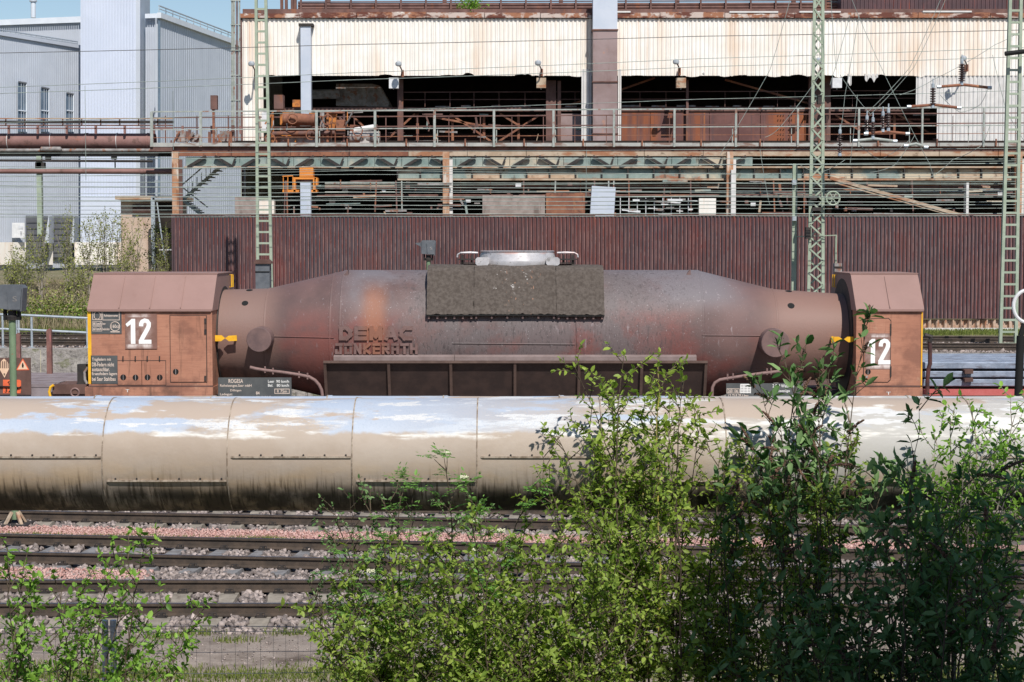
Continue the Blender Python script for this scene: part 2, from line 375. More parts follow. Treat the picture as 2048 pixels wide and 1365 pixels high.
mat('teal', (.18, .25, .235), (.30, .355, .325), 1.2, over=[dict(c=(.55, .46, .34), s=(.35, .35, .35), r=(.52, .62), a=.9), dict(c=(.30, .10, .045), s=(.5, .5, 1.4), r=(.56, .66), x=(1, 4), a=.9), dict(c=(.10, .08, .06), s=(3, 3, 1.5), r=(.56, .68), a=.8)], rough=.75)
mat('rail_grey', (.30, .33, .30), (.40, .42, .39), 4, over=[dict(c=(.25, .1, .06), s=(3, 3, 3), r=(.56, .66), a=.8)], rough=.7)
mat('deck_edge', (.36, .36, .34), (.46, .45, .42), 2, over=[dict(c=(.2, .1, .07), s=(.9, 1, 4), r=(.5, .62), a=.8)], rough=.8)
mat('duct_blue', (.52, .57, .66), (.58, .62, .70), 1, over=[dict(c=(.42, .33, .3), s=(3, 3, .8), r=(.6, .75), a=.6)], rough=.55, metal=.15)
mat('duct_brown', (.26, .185, .175), (.34, .255, .25), .8, over=[dict(c=(.45, .24, .17), s=(1.6, 1.6, .8), r=(.62, .7), a=.8), dict(c=(.2, .12, .11), s=(.8, .8, .5), r=(.55, .7), a=.7)], rough=.6, metal=.1)
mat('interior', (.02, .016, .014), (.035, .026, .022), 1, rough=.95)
mat('interior_red', (.075, .028, .022), (.05, .022, .02), .8, rough=.9)
mat('machine_orange', (.58, .22, .05), (.38, .13, .04), 3, over=[dict(c=(.12, .06, .04), s=4, r=(.5, .6), a=.8)], rough=.7)
mat('machine_grey', (.2, .18, .17), (.35, .33, .32), 3, over=[dict(c=(.25, .1, .05), s=4, r=(.52, .62), a=.8)], rough=.75)
mat('orange_paint', (.75, .28, .05), (.66, .22, .04), 3, rough=.65)
mat('white_paint', (.72, .72, .73), (.62, .62, .63), 4, rough=.6)
mat('grey_clad', (.48, .515, .58), (.52, .555, .62), .6, over=[dict(c=(.3, .33, .39), s=(2.2, 2.2, .05), r=(.6, .75), a=.5)], rough=.55, metal=.1)
mat('grey_clad_light', (.58, .625, .73), (.61, .655, .76), .5, rough=.5, metal=.1)
mat('grey_fascia', (.62, .66, .72), (.68, .72, .78), 1, rough=.6)
mat('window_glass', (.10, .14, .19), (.14, .19, .25), 1, rough=.2, spec=.6)
mat('door_dark', (.13, .135, .15), (.16, .165, .18), .6, rough=.7)
mat('block_wall', (.27, .215, .19), (.36, .29, .26), 3, over=[dict(c=(.14, .1, .085), s=(2, 2, .6), r=(.52, .64), a=.8)], rough=.9)
mat('tan_wall', (.50, .37, .29), (.56, .44, .36), 1.2, over=[dict(c=(.3, .2, .15), s=(2, 2, .4), r=(.58, .7), a=.6)], rough=.9)
mat('brown_pipe', (.22, .115, .10), (.28, .155, .14), .8, over=[dict(c=(.13, .075, .06), s=(3, 3, 3), r=(.54, .68), a=.7), dict(c=(.33, .13, .09), s=(1.4, 2, 4), r=(.6, .7), a=.6)], rough=.65)
mat('concrete', (.26, .24, .22), (.38, .35, .32), 3, over=[dict(c=(.13, .12, .11), s=(9, 9, 9), r=(.54, .64), a=.8), dict(c=(.13, .14, .06), s=(2, 2, 3), r=(.56, .66), a=.7)], rough=.95, bump=.04, bsc=12)
mat('insulator', (.05, .03, .026), (.075, .045, .04), 5, rough=.25, spec=.6)
mat('wire', (.34, .40, .36), (.24, .27, .25), 3, rough=.6, metal=.3)
mat('wire_dark', (.06, .06, .06), (.12, .12, .12), 3, rough=.6)
mat('glass_lamp', (.35, .38, .42), (.45, .48, .5), 8, rough=.25, spec=.6)
mat('brick', (.3, .13, .09), (.38, .2, .15), 2, rough=.9)
# plants
mat('leaf_dogwood', (.12, .205, .028), (.40, .50, .10), attr=True, rough=.45, transl=((1.3, 1.4, .5), .4))
mat('leaf_green', (.09, .20, .025), (.30, .50, .08), attr=True, rough=.5, transl=((1.2, 1.4, .5), .35))
mat('leaf_rowan', (.08, .20, .035), (.24, .44, .10), attr=True, rough=.5, transl=((1.1, 1.4, .6), .35))
mat('leaf_buddleia', (.035, .10, .025), (.24, .36, .15), attr=True, rough=.6, spec=.12, transl=((1.1, 1.4, .6), .22))
mat('leaf_willow', (.17, .20, .04), (.38, .40, .12), attr=True, rough=.7, transl=((1.2, 1.3, .6), .25))
mat('bark', (.06, .045, .03), (.12, .09, .06), 12, rough=.9)
mat('bark_yellow', (.3, .25, .1), (.5, .42, .08), 14, over=[dict(c=(.12, .1, .06), s=20, r=(.5, .6))], rough=.9)
mat('bark_grey', (.22, .19, .15), (.34, .3, .25), 10, rough=.9)
mat('seed_brown', (.07, .04, .028), (.22, .13, .09), attr=True, rough=.95)
mat('flower_cream', (.62, .62, .42), (.75, .74, .55), attr=True, rough=.8)
# ------------------------------------------------------------------ ground
def edgeY(x): return 53.6 - .09 * (x + 14)          # foot of the raised yard behind the torpedo car
def gz_near(y):                                      # near side: bank below the camera, dip at the fence, yard level
    pts = [(-40, 2.9), (2.5, 2.9), (10.5, -.2), (12.5, -.5), (17.2, -.5), (18.4, 0), (20.55, 0), (20.95, -.085), (60, -.085)]
    for (a, za), (b, zb) in zip(pts, pts[1:]):
        if a <= y <= b: return za + (zb - za) * (y - a) / (b - a)
    return 0
g = MB()
xs = [-900, -300, -90, -40, -20, -10, 0, 10, 20, 40, 90, 300, 900]
ys = [-40, -10, 2.5, 4.5, 6.5, 8.5, 10.5, 12.5, 15, 17.2, 17.8, 18.4, 20, 20.55, 20.95, 24, 30, 40, 50, 56]
g.quadgrid([[(x, y, gz_near(y)) for x in xs] for y in ys])
g.build('ground', 'ground', kind='structure', smooth=True, origin=Vector((0, 0, 0)))
bk_ = MB().quadgrid([[(x, y, gz_near(y) + .012) for x in xs] for y in (-40, -10, 2.5, 4.5, 6.5, 8.5, 10.5, 12.5, 15, 17.2, 17.8, 18.2)]); bk_.build('embankment', 'soil', kind='structure', smooth=True, origin=Vector((0, 0, 0)))
ZY = 1.35
def yard_z(x, y):
    z = ZY
    k = min(1, max(0, (-x - 13.5) / 3.0)); h = min(1, max(0, (y - 62) / 30.0))
    return z + k * h * 1.1
def axis_noise(x, y): return .12 * math.sin(x * 1.7 + y * .6) + .08 * math.sin(x * 3.1 - y * 1.3)
t = MB()
xs = [-900, -300, -120] + [-60 + i * 2.0 for i in range(31)] + [6, 20, 60, 200, 900]
rows = []
for k in range(26):
    row = []
    for x in xs:
        y0 = edgeY(max(-60, min(60, x)))
        y = y0 + [0, 1, 2, 3.5, 5, 7, 9, 10.5, 12, 13.5, 15, 17, 19, 21, 24, 27, 30, 34, 38, 45, 60, 90, 150, 300, 800, 2200][k]
        n = axis_noise(x, y) * min(1, max(0, (y - 62) / 4)) * (1 if x < -12 else 0)
        row.append((x, y, yard_z(x, y) + n))
    rows.append(row)
t.quadgrid(rows); t.build('raised_yard', 'bank_soil', kind='structure', smooth=True, origin=Vector((0, 60, 0)))
rw = thing('retaining_wall', 'rough cracked concrete retaining wall behind the flat wagon', 'wall', (-14, edgeY(-14), 0))
for i in range(14):
    x0 = -30 + i * 4.0; x1 = x0 + 3.985; n = 9
    P = []
    for j in range(5):
        z = (0, .45, .9, 1.18, 1.375)[j]
        P.append([(x0 + (x1 - x0) * k / n, edgeY(x0 + (x1 - x0) * k / n) - .22 + .03 * rng.random() - .02 * (j == 2), z) for k in range(n + 1)])
    P.append([(p[0], p[1] + .4, 1.39) for p in P[-1]])
    MB().quadgrid(P).build('wall_section', 'concrete', rw)

# ------------------------------------------------------------------ tracks
RP = [(u_, w_ * .86) for u_, w_ in [(-.075, 0), (.075, 0), (.075, .012), (.012, .03), (.012, .125), (.036, .135), (.036, .17), (-.036, .17), (-.036, .135), (-.012, .125), (-.012, .03), (-.075, .012)]]
def track(xc, yc, slope, z, L, sleeper, spacing, sl=(-30, 30), fasten=True, wid=.26):
    ang = math.atan(slope); d = Vector((math.cos(ang), math.sin(ang), 0)); n = Vector((-d.y, d.x, 0))
    o = Vector((xc, yc, z)); root = structure('railway_track', o)
    for s in (-.752, .752):
        m = MB(); b = []
        for e in (-L, L):
            for (u, w) in RP: b.append(o + n * (s + u) + d * e + Vector((0, 0, w + .03)))
        m.v = [tuple(p) for p in b]; k = len(RP)
        m.f = [tuple(range(k)), tuple(range(2 * k - 1, k - 1, -1))] + [(i, k + i, k + (i + 1) % k, (i + 1) % k) for i in range(k)]
        r = m.build('rail', 'rail', root)
        q = MB(); q.v = [tuple(o + n * (s + u) + d * e + Vector((0, 0, .1785))) for e, u in ((-L, -.026), (L, -.026), (L, .026), (-L, .026))]; q.f = [(0, 1, 2, 3)]
        q.build('running_surface', 'rail_top', r)
    if not sleeper: return root
    me = None; cl = None
    k = int(sl[0] / spacing)
    while k * spacing < sl[1]:
        p = o + d * (k * spacing + rng.uniform(-.02, .02)); k += 1
        if me is None:
            m = MB()
            if sleeper == 'concrete_sleeper':      # raised, sloped ends, lower in the middle
                secs = [(-1.3, .15, -.02), (-1.05, .15, .0), (-.95, .15, .026), (-.5, .15, .026), (-.3, .12, -.015), (.3, .12, -.015), (.5, .15, .026), (.95, .15, .026), (1.05, .15, .0), (1.3, .15, -.02)]
            else: secs = [(-1.25, .13, .022), (1.25, .13, .022)]
            for (y, w, h) in secs:
                m.v += [(-w, y, -.2), (-w * .78, y, h), (w * .78, y, h), (w, y, -.2)]
            for i in range(len(secs) - 1):
                a = i * 4; m.f += [(a, a + 4, a + 5, a + 1), (a + 1, a + 5, a + 6, a + 2), (a + 2, a + 6, a + 7, a + 3)]
            m.f += [(0, 1, 2, 3), tuple(len(m.v) - i for i in (1, 2, 3, 4))]
            me = bpy.data.meshes.new('sleeper'); me.from_pydata(m.v, [], m.f); me.materials.append(MT[sleeper])
            c = MB()
            for s in (-1, 1):
                c.box(-.07, .07, s * .11 - .035, s * .11 + .035, 0, .018); c.box(-.018, .018, s * .11 - .018, s * .11 + .018, .018, .055)
                c.tube([(-.055, s * .15, .02), (-.045, s * .1, .05), (.045, s * .1, .05), (.055, s * .15, .02)], .008, 5)
            cl = bpy.data.meshes.new('rail_clip'); cl.from_pydata(c.v, [], c.f); cl.materials.append(MT['dark_steel'])
        s_ = link('sleeper', me, p, root); s_.rotation_euler.z = ang + rng.uniform(-.02, .02)
        if fasten:
            for e in (-.752, .752):
                c_ = link('rail_clip', cl, p + n * e, s_); c_.location = (0, e, .028)
    return root
track(0, 22.23, 0, 0, 40, 'concrete_sleeper', .6, (-8, 8))
track(0, 25.1, -.108, 0, 40, 'grey_sleeper', .62, (-8.5, 8.5))
track(0, 28.9, -.108, 0, 40, 'concrete_sleeper', .62, (-9, 9))
track(0, 40.6, 0, 0, 60, None, .6)                                    # under the torpedo car
track(0, 44.9, 0, 0, 60, None, .6)
track(0, 53.0 + 1.0, -.09, ZY + .02, 60, None, .6)
track(0, 58.1, -.09, ZY + .02, 60, None, .6)

# ballast and gravel beds
def bed(name, f0, f1, z, m, x0=-60, x1=60, n=30):
    P = []
    for i in range(n + 1):
        x = x0 + (x1 - x0) * i / n; P.append([(x, f0(x), z - .05), (x, f0(x) + .15, z), (x, f1(x) - .15, z), (x, f1(x), z - .05)])
    P = list(map(list, zip(*P)))
    return MB().quadgrid(P).build(name, m, kind='structure', origin=Vector((0, f0(0), 0)))
mid = lambda x: 25.1 - .108 * x
far = lambda x: 28.9 - .108 * x
bed('ballast_bed', lambda x: 20.65, lambda x: max(23.9, min(mid(x) - 1.9, 60)), -.02, 'ballast_bed', -14, 10)
bed('ballast_bed', lambda x: mid(x) - 1.5, lambda x: mid(x) + 1.45, -.026, 'ballast_bed', -30, 9)
bed('ballast_bed', lambda x: far(x) - 1.35, lambda x: far(x) + 2.2, -.023, 'ballast_bed', -30, 14)
bed('ballast_bed', lambda x: 38.4, lambda x: 47.5, -.05, 'ballast_bed', -60, 60)
bed('gravel_strip', lambda x: mid(x) + 1.25, lambda x: far(x) - 1.25, .008, 'pink_bed', -30, 12)
bed('yard_ballast', lambda x: edgeY(x) + .3, lambda x: edgeY(x) + 8.3, ZY + .035, 'ballast_bed', -60, 60)

# loose stones
OCT = np.array([(1, 0, 0), (-1, 0, 0), (0, 1, 0), (0, -1, 0), (0, 0, 1), (0, 0, -1)], float)
OF = np.array([(0, 2, 4), (2, 1, 4), (1, 3, 4), (3, 0, 4), (2, 0, 5), (1, 2, 5), (3, 1, 5), (0, 3, 5)])
def rand_rot(n):
    q = npr.normal(size=(n, 4)); q /= np.linalg.norm(q, axis=1, keepdims=True); w, x, y, z = q.T
    return np.stack([np.stack([1 - 2 * (y * y + z * z), 2 * (x * y - z * w), 2 * (x * z + y * w)], 1),
                     np.stack([2 * (x * y + z * w), 1 - 2 * (x * x + z * z), 2 * (y * z - x * w)], 1),
                     np.stack([2 * (x * z - y * w), 2 * (y * z + x * w), 1 - 2 * (x * x + y * y)], 1)], 1)
CUB = np.array([(a, b, c) for a in (-1, 1) for b in (-1, 1) for c in (-1, 1)], float) * .72
CF = np.array([(0, 1, 3, 2), (4, 6, 7, 5), (0, 4, 5, 1), (2, 3, 7, 6), (0, 2, 6, 4), (1, 5, 7, 3)])
def stones(name, label, pts, smin, smax, m, cube=True):
    n = len(pts); T, F = (CUB, CF) if cube else (OCT, OF); k = len(T)
    V = T[None] * (1 + npr.uniform(-.38, .38, (n, k, 3)))
    V = V * (npr.uniform(smin, smax, (n, 1, 1)) * npr.uniform(.6, 1.15, (n, 1, 3)))
    V = np.einsum('nij,nkj->nki', rand_rot(n), V) + pts[:, None, :]
    FF = (F[None] + (np.arange(n) * k)[:, None, None]).reshape(-1, F.shape[1])
    a = np.repeat(np.clip(npr.normal(.4, .27, n), 0, 1), len(F))
    o = link(name, np_mesh(name, V.reshape(-1, 3), FF, m, a), (0, 0, 0), kind='stuff'); tag(o, label, 'gravel'); return o
def scatter(n, x0, x1, f0, f1, z):
    x = npr.uniform(x0, x1, n); u = npr.random(n)
    a = np.array([f0(v) for v in x]); b = np.array([f1(v) for v in x])
    return np.stack([x, a + (b - a) * u, np.full(n, z) + npr.uniform(-.02, .012, n)], 1)
def keepoff(p, tracks):      # keep the rails and the sleeper tops clear
    k = np.ones(len(p), bool)
    for yc, sl in tracks:
        d = np.abs(p[:, 1] - (yc + sl * p[:, 0])); k &= np.abs(d - .752) > .055
    return p[k]
def off_sleepers(p, yc, sl, sp, w, half):
    y = p[:, 1] - (yc + sl * p[:, 0]); q = np.abs((p[:, 0] / sp + .5) % 1 - .5) * sp
    return p[~((np.abs(y) < half) & (q < w))]
p = keepoff(scatter(17000, -8.5, 6, lambda x: 20.6, lambda x: min(23.95, mid(x) - .9), .008), [(22.23, 0)]); p = off_sleepers(p, 22.23, 0, .6, .15, 1.32)
p[:, 2] -= np.where(p[:, 1] < 20.9, .03, 0)
stones('ballast_stones', 'coarse grey and reddish crushed stone around the concrete sleepers beside the fence', p, .022, .052, 'stone')
p = keepoff(scatter(13000, -9, 6, lambda x: mid(x) - 1.7, lambda x: mid(x) + 1.4, .004), [(25.1, -.108)]); p = off_sleepers(p, 25.1, -.108, .62, .13, 1.2)
stones('ballast_stones', 'mixed pale and rusty crushed stone around the flat grey sleepers', p, .02, .05, 'stone')
p = keepoff(scatter(9000, -9.5, 6, lambda x: far(x) - 1.4, lambda x: far(x) + 1.3, .004), [(28.9, -.108)]); p = off_sleepers(p, 28.9, -.108, .62, .15, 1.3)
stones('ballast_stones', 'dark grey crushed stone on the track below the clad pipe', p, .022, .05, 'stone')
p = scatter(15000, -9.5, 6, lambda x: mid(x) + 1.3, lambda x: far(x) - 1.3, .02)
stones('gravel_chips', 'fine pink gravel chips strewn between two tracks', p, .012, .028, 'pink_stone', False)
p = scatter(3500, -8.5, -4.9, lambda x: 23.75, lambda x: mid(x) - 1.2, .035)
stones('gravel_chips', 'patch of reddish gravel chips beside the flat grey sleepers', p, .012, .028, 'pink_stone', False)
p = np.concatenate([scatter(7000, 8.5, 16, lambda x: edgeY(x) + .4, lambda x: edgeY(x) + 8, ZY + .03), scatter(6000, -20, -11, lambda x: edgeY(x) + .4, lambda x: edgeY(x) + 7, ZY + .03)]); stones('yard_stones', 'coarse brownish ballast of the far tracks on the raised yard', p, .03, .07, 'stone')
p = scatter(5000, -8, 5, lambda x: 19.0, lambda x: 20.8, .0); stones('gravel_chips', 'scattered grit on the bare earth strip behind the wire fence', p, .006, .02, 'stone', False)

# grass
def blades(name, label, pts, h0, h1, w, m, cat='grass'):
    n = len(pts); a = npr.uniform(0, 2 * math.pi, n); h = npr.uniform(h0, h1, n); lean = npr.normal(0, .35, (n, 2)) * h[:, None]
    dx = np.stack([np.cos(a), np.sin(a), np.zeros(n)], 1) * w
    mid_ = pts + np.concatenate([lean * .35, (h * .6)[:, None]], 1); top = pts + np.concatenate([lean, h[:, None]], 1)
    V = np.stack([pts - dx, pts + dx, mid_ + dx * .7, mid_ - dx * .7, top], 1).reshape(-1, 3)
    i = np.arange(n) * 5
    F = np.concatenate([np.stack([i, i + 1, i + 2], 1), np.stack([i, i + 2, i + 3], 1), np.stack([i + 3, i + 2, i + 4], 1)], 0)
    r = npr.random(n); o = link(name, np_mesh(name, V, F, m, np.concatenate([r, r, r])), (0, 0, 0), kind='stuff'); tag(o, label, cat); return o
def patches(n, cx, r, zf):
    out = []
    for (x, y, k, rx, ry) in cx:
        q = npr.normal(size=(k, 2)) * (rx, ry); X = x + q[:, 0]; Y = y + q[:, 1]
        out.append(np.stack([X, Y, np.array([zf(a, b) for a, b in zip(X, Y)])], 1))
    return np.concatenate(out)
pt = patches(0, [(-8 + i * .62 + rng.uniform(-.2, .2), rng.uniform(18.3, 19.0), 1100, .45, .22) for i in range(24)], 0, lambda x, y: gz_near(y))
blades('grass', 'short spring grass at the foot of the wire fence', pt, .02, .06, .006, 'grass')
pt = patches(0, [(rng.uniform(-7.5, 2), rng.uniform(20.1, 20.6), 120, .14, .06) for i in range(9)], 0, lambda x, y: .0)
blades('grass', 'small grass tufts on the earth beside the ballast', pt, .03, .09, .006, 'grass')
pt = patches(0, [(rng.uniform(-8, -3.5), 0, 110, .22, .07) for i in range(12)] + [(rng.uniform(-3.5, 2), 0, 40, .1, .05) for i in range(8)], 0, lambda x, y: .01)
pt[:, 1] += (mid(0) + far(0)) / 2 - .108 * pt[:, 0] - .25
blades('grass', 'thin grass tufts on the pink gravel between tracks', pt, .02, .07, .006, 'grass')
pt = patches(0, [(rng.uniform(9, 20), rng.uniform(62.2, 64.6), 200, .6, .3) for i in range(46)], 0, lambda x, y: ZY)
blades('grass', 'bright green grass strip along the foot of the brown corrugated wall', pt, .04, .16, .012, 'grass')
pt = patches(0, [(rng.uniform(-20, -12.5), rng.uniform(60.5, 64), 300, .7, .4) for i in range(55)], 0, yard_z)
blades('grass', 'green grass behind the galvanised railing', pt, .06, .25, .014, 'grass')
pt = patches(0, [(rng.uniform(-22, -12.5), rng.uniform(63.5, 86), 420, 1.0, .8) for i in range(170)], 0, yard_z)
blades('dry_brush', 'tangle of dry stalks and dead grass on the bank below the saplings', pt, .2, .8, .012, 'dry_grass', 'brush')
pt = patches(0, [(rng.uniform(-16, -13.5), rng.uniform(55.6, 56), 120, .5, .1) for i in range(10)], 0, lambda x, y: ZY + .02)
blades('grass', 'weeds between the far rails behind the retaining wall', pt, .04, .12, .01, 'grass')

# ------------------------------------------------------------------ clad pipes on trestles
def pipeline(name, label, cy, cz, R, start, alt, matn, x0=-9, x1=9, ring=1.0):
    root = thing(name, label, 'pipe', (0, cy, cz - R), 'clad pipes beside the fence')
    MB().lathex([(x0 - 20, R - .03), (x1 + 20, R - .03)], cy, cz, 40).build('pipe_core', 'dark_steel', root, smooth=True)
    x = x0 + start; k = 0
    while x < x1:
        r = R + (.003 if k % 2 else 0)
        a = math.radians(alt[k % 2])                       # where the sheet closes: angle below the horizontal, camera side
        th0 = math.pi + a - .02; th1 = th0 - 2 * math.pi
        m = MB(); n = 56
        prof = [(x - .012, r - .006), (x - .012, r + .004), (x + .02, r + .006), (x + .034, r), (x + ring * .5, r - .0015), (x + ring - .006, r)]
        m.lathex(prof, cy, cz, n, th1, th0)
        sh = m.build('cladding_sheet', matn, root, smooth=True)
        # lapped longitudinal edge with screws
        q = MB(); yy = cy + (r + .006) * math.cos(math.pi + a); zz = cz + (r + .006) * math.sin(math.pi + a)
        q.bar((x + .02, yy, zz), (x + ring - .02, yy, zz), .012, .014); q.build('lap_edge', 'pipe_seam', sh)
        q = MB()
        for j in range(6):
            xx = x + .09 + j * .17; y2 = cy + r * math.cos(math.pi + a - .035); z2 = cz + r * math.sin(math.pi + a - .035)
            q.disc((xx, y2 + .004, z2), (0, -1, .0), .008, .012, 6)
        q.build('screws', 'dark_steel', sh, kind='stuff')
        q = MB(); q.lathex([(x - .016, r - .004), (x - .016, r + .0085), (x - .006, r + .0085), (x - .006, r - .004)], cy, cz, 48); q.build('ring_seam', 'pipe_seam', sh, smooth=True)
        x += ring; k += 1
    for xx in (-11, 5.2, 12):
        s = MB(); s.box(xx - .12, xx + .12, cy - .3, cy - .18, -.5, cz - R * .75); s.box(xx - .12, xx + .12, cy + .18, cy + .3, -.5, cz - R * .75)
        s.box(xx - .13, xx + .13, cy - .5, cy + .5, cz - R - .14, cz - R + .02); s.build('trestle', 'concrete', root)
    return root
sA = 3600 / 14.8
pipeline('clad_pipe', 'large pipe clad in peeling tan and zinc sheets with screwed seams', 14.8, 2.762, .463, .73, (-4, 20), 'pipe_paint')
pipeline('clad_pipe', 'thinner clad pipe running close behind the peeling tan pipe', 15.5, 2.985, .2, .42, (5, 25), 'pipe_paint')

# ------------------------------------------------------------------ wire fence
fz = [.74, .685, .49, .29, .11, -.1, -.3]
fr = thing('wire_fence', 'knotted wire mesh fence on round posts in front of the tracks', 'fence', (-2, 17.5, -.5))
for z in fz:
    pts = [(-9 + i * .6, 17.5, z + .012 * math.sin(i * .9 + z * 7)) for i in range(31)]
    MB().tube(pts, .0028 if z < .7 else .0035, 4).build('line_wire', 'fence_wire', fr)
x = -8.6
while x < 8.5:
    w = MB(); w.tube([(x, 17.497, -.48), (x + rng.uniform(-.01, .01), 17.497, .1), (x + rng.uniform(-.01, .01), 17.497, .745 - rng.random() * .03)], .0018, 3)
    w.build('stay_wire', 'fence_wire', fr); x += .125
for x in (ax(202, 17.55), ax(221, 17.6), ax(1420, 17.6)):
    MB().tube([(x, 17.55, -.6), (x, 17.55, .80)], .032, 12).build('post', 'galv', fr, smooth=True)
MB().bar((ax(202, 17.55), 17.55, .38), (ax(221, 17.55), 17.55, .38), .03).build('cross_brace', 'galv', fr)

# ------------------------------------------------------------------ shunting signals
def signal(label, px, Y, zfoot, ztop, k=1.0, rot=0, feet=True):
    x = ax(px, Y); r = thing('shunting_signal', label, 'signal', (x, Y, zfoot), 'shunting signals')
    zt = ztop; h = .44 * k; w = .19 * k
    MB().tube([(x, Y, zfoot + .1), (x, Y, zt - h)], .055 * k, 14).build('post', 'signal_green', r, smooth=True)
    if feet:
        for a in range(4):
            ca, sa = math.cos(a * 1.57 + .8), math.sin(a * 1.57 + .8)
            MB().bar((x + ca * .19, Y + sa * .19, zfoot + .02), (x + ca * .06, Y + sa * .06, zfoot + .22), .05, .035).build('foot_rib', 'tan_rust', r)
        MB().box(x - .26, x + .26, Y - .26, Y + .26, zfoot, zfoot + .04).build('base_plate', 'dark_steel', r)
    b = MB(); b.prism([(x - w, zt - h + .07), (x + w * .95, zt - h + .02), (x + w * 1.1, zt - .05), (x + w * .9, zt), (x - w * .9, zt), (x - w, zt - .03)], Y - .12 * k, Y + .16 * k)
    hd = b.build('lamp_head', 'signal_grey', r)
    f = MB(); f.prism([(x - .02, zt - h + .05), (x + w * .86, zt - h + .05), (x + w * 1.0, zt - .07), (x + w * .8, zt - .02), (x + .03, zt - .02), (x - .04, zt - .08)], Y - .15 * k, Y - .121 * k)
    fp = f.build('front_panel', 'signal_grey', hd)
    text('S', x + .05 * k, x + .12 * k, zt - .26 * k, zt - .18 * k, Y - .153 * k, 'machine_grey', hd)
    MB().lathez([(zt - h - .12, .09 * k), (zt - h - .06, .1 * k), (zt - h - .04, .07 * k), (zt - h + .03, .07 * k)], x, Y, 12).build('clamp', 'dark_steel', r)
    c = MB(); c.box(x - .13 * k, x - .09 * k, Y - .05, Y + .05, zt - h - .12, zt - h + .06); c.box(x + .09 * k, x + .13 * k, Y - .05, Y + .05, zt - h - .12, zt - h + .06); c.build('bracket', 'black', r)
    v = MB(); v.prism([(x - w - .01, zt - .18 * k), (x - w - .01, zt - .06 * k), (x - w - .16 * k, zt - .075 * k), (x - w - .16 * k, zt - .10 * k)], Y - .1 * k, Y + .1 * k); v.build('visor', 'signal_grey', r)
    return r
signal('grey box signal on a green post in front of the hazard placards', 24, 28.6, 0, az(570, 28.6))
signal('grey visored signal on a thin green post behind the torpedo car', 857, 49.0, 0, az(481, 49.0), .98, feet=True)

# black sign post with a white ring
x = ax(2037, 33); bp = thing('ring_post', 'black post with a white ring at its top beside the slab wagon', 'post', (x, 33, 0))
MB().tube([(x - .02, 33, 0), (x + .05, 33, az(672, 33))], .075, 12).build('pole', 'black', bp, smooth=True)
m = MB(); cz_ = az(613, 33); cx_ = ax(2056, 33)
m.tube([(cx_ + .27 * math.cos(a * math.pi / 16), 32.98, cz_ + .3 * math.sin(a * math.pi / 16)) for a in range(33)], .034, 8); m.build('ring', 'white_paint', bp, smooth=True)
m = MB(); m.bar((x + .05, 33, az(672, 33)), (cx_ - .05, 33, cz_ - .28), .08); m.build('bracket', 'black', bp)
# ------------------------------------------------------------------ torpedo ladle car
TY, TZ = 40.6, 2.42
FY = 38.95
car = thing('torpedo_car', 'long rusty brown torpedo ladle wagon numbered 12', 'rail wagon', (0, TY, .2))
X = lambda p, Y=TY: ax(p, Y)
prof = [(X(405), 1.03), (X(440), 1.045), (X(538), 1.075), (X(542), 1.085), (X(690), 1.475), (X(694), 1.49), (X(1392), 1.49), (X(1397), 1.475), (X(1540), 1.075), (X(1546), 1.06), (X(1684), .95), (X(1686), .93), (X(1687), .5)]
fine = []
for (a, ra), (b, rb) in zip(prof, prof[1:]):
    n = max(1, int((b - a) / .35))
    fine += [(a + (b - a) * i / n, ra + (rb - ra) * i / n) for i in range(n)]
fine.append(prof[-1])
ves = MB().lathex(fine, TY, TZ, 96).build('vessel', 'vessel', car, smooth=True, origin=Vector((0, TY, TZ)))
def rad(x):
    for (a, ra), (b, rb) in zip(prof, prof[1:]):
        if a <= x <= b: return ra + (rb - ra) * (x - a) / (b - a)
    return 1.0
def surf(px, py):      # point of the vessel surface seen at (px, py) and its outward normal
    Y = 39.3
    for _ in range(12):
        p = at(px, py, Y); r = rad(p.x); dz = p.z - TZ
        Y = TY - math.sqrt(max(.01, r * r - dz * dz))
    return at(px, py, Y), Vector((0, Y - TY, p.z - TZ)).normalized()
# weld seams
def ringseam(px, h=.012, w=.03):
    x = X(px); m = MB(); m.lathex([(x - w, rad(x - w) - .01), (x - w * .6, rad(x) + h), (x + w * .6, rad(x) + h), (x + w, rad(x + w) - .01)], TY, TZ, 80); m.build('weld_seam', 'vessel', ves, smooth=True)
for p_ in (541, 672, 692, 1394, 1543): ringseam(p_, .008)
def lineseam(p0, p1, py0, py1, n=10):
    pts = []
    for i in range(n + 1):
        q, nn = surf(p0 + (p1 - p0) * i / n, py0 + (py1 - py0) * i / n); pts.append(q + nn * .004)
    MB().tube(pts, .014, 6).build('weld_seam', 'vessel', ves, smooth=True)
lineseam(542, 668, 673, 676); lineseam(1404, 1528, 671, 672); lineseam(905, 1150, 687, 689); lineseam(1152, 1155, 640, 712, 6)
for px, py, r in ((490, 607, .072), (1582, 612, .078), (499, 581, .075), (1577, 583, .075)):
    q, nn = surf(px, py)
    m = MB(); m.disc(q - nn * .02, nn, r, .026, 22); hb = m.build('vent_hole', 'black', ves)
for px, py in ((692, 549), (1376, 548)):
    q, nn = surf(px, py); m = MB(); m.prism([(q.x - .06, q.z - .04), (q.x + .06, q.z - .04), (q.x + .05, q.z + .1)], q.y - .06, q.y + .15); m.build('lifting_lug', 'vessel_plain', ves)
for px, py, r in ((517, 680, .27), (1552, 687, .31)):
    x = ax(px, FY); z = az(py, FY)
    m = MB(); m.tube([(x, TY - .8, z), (x, FY + .01, z), (x, FY, z)], [r, r, r - .012], 40); m.build('trunnion', 'vessel_plain', car, smooth=True)
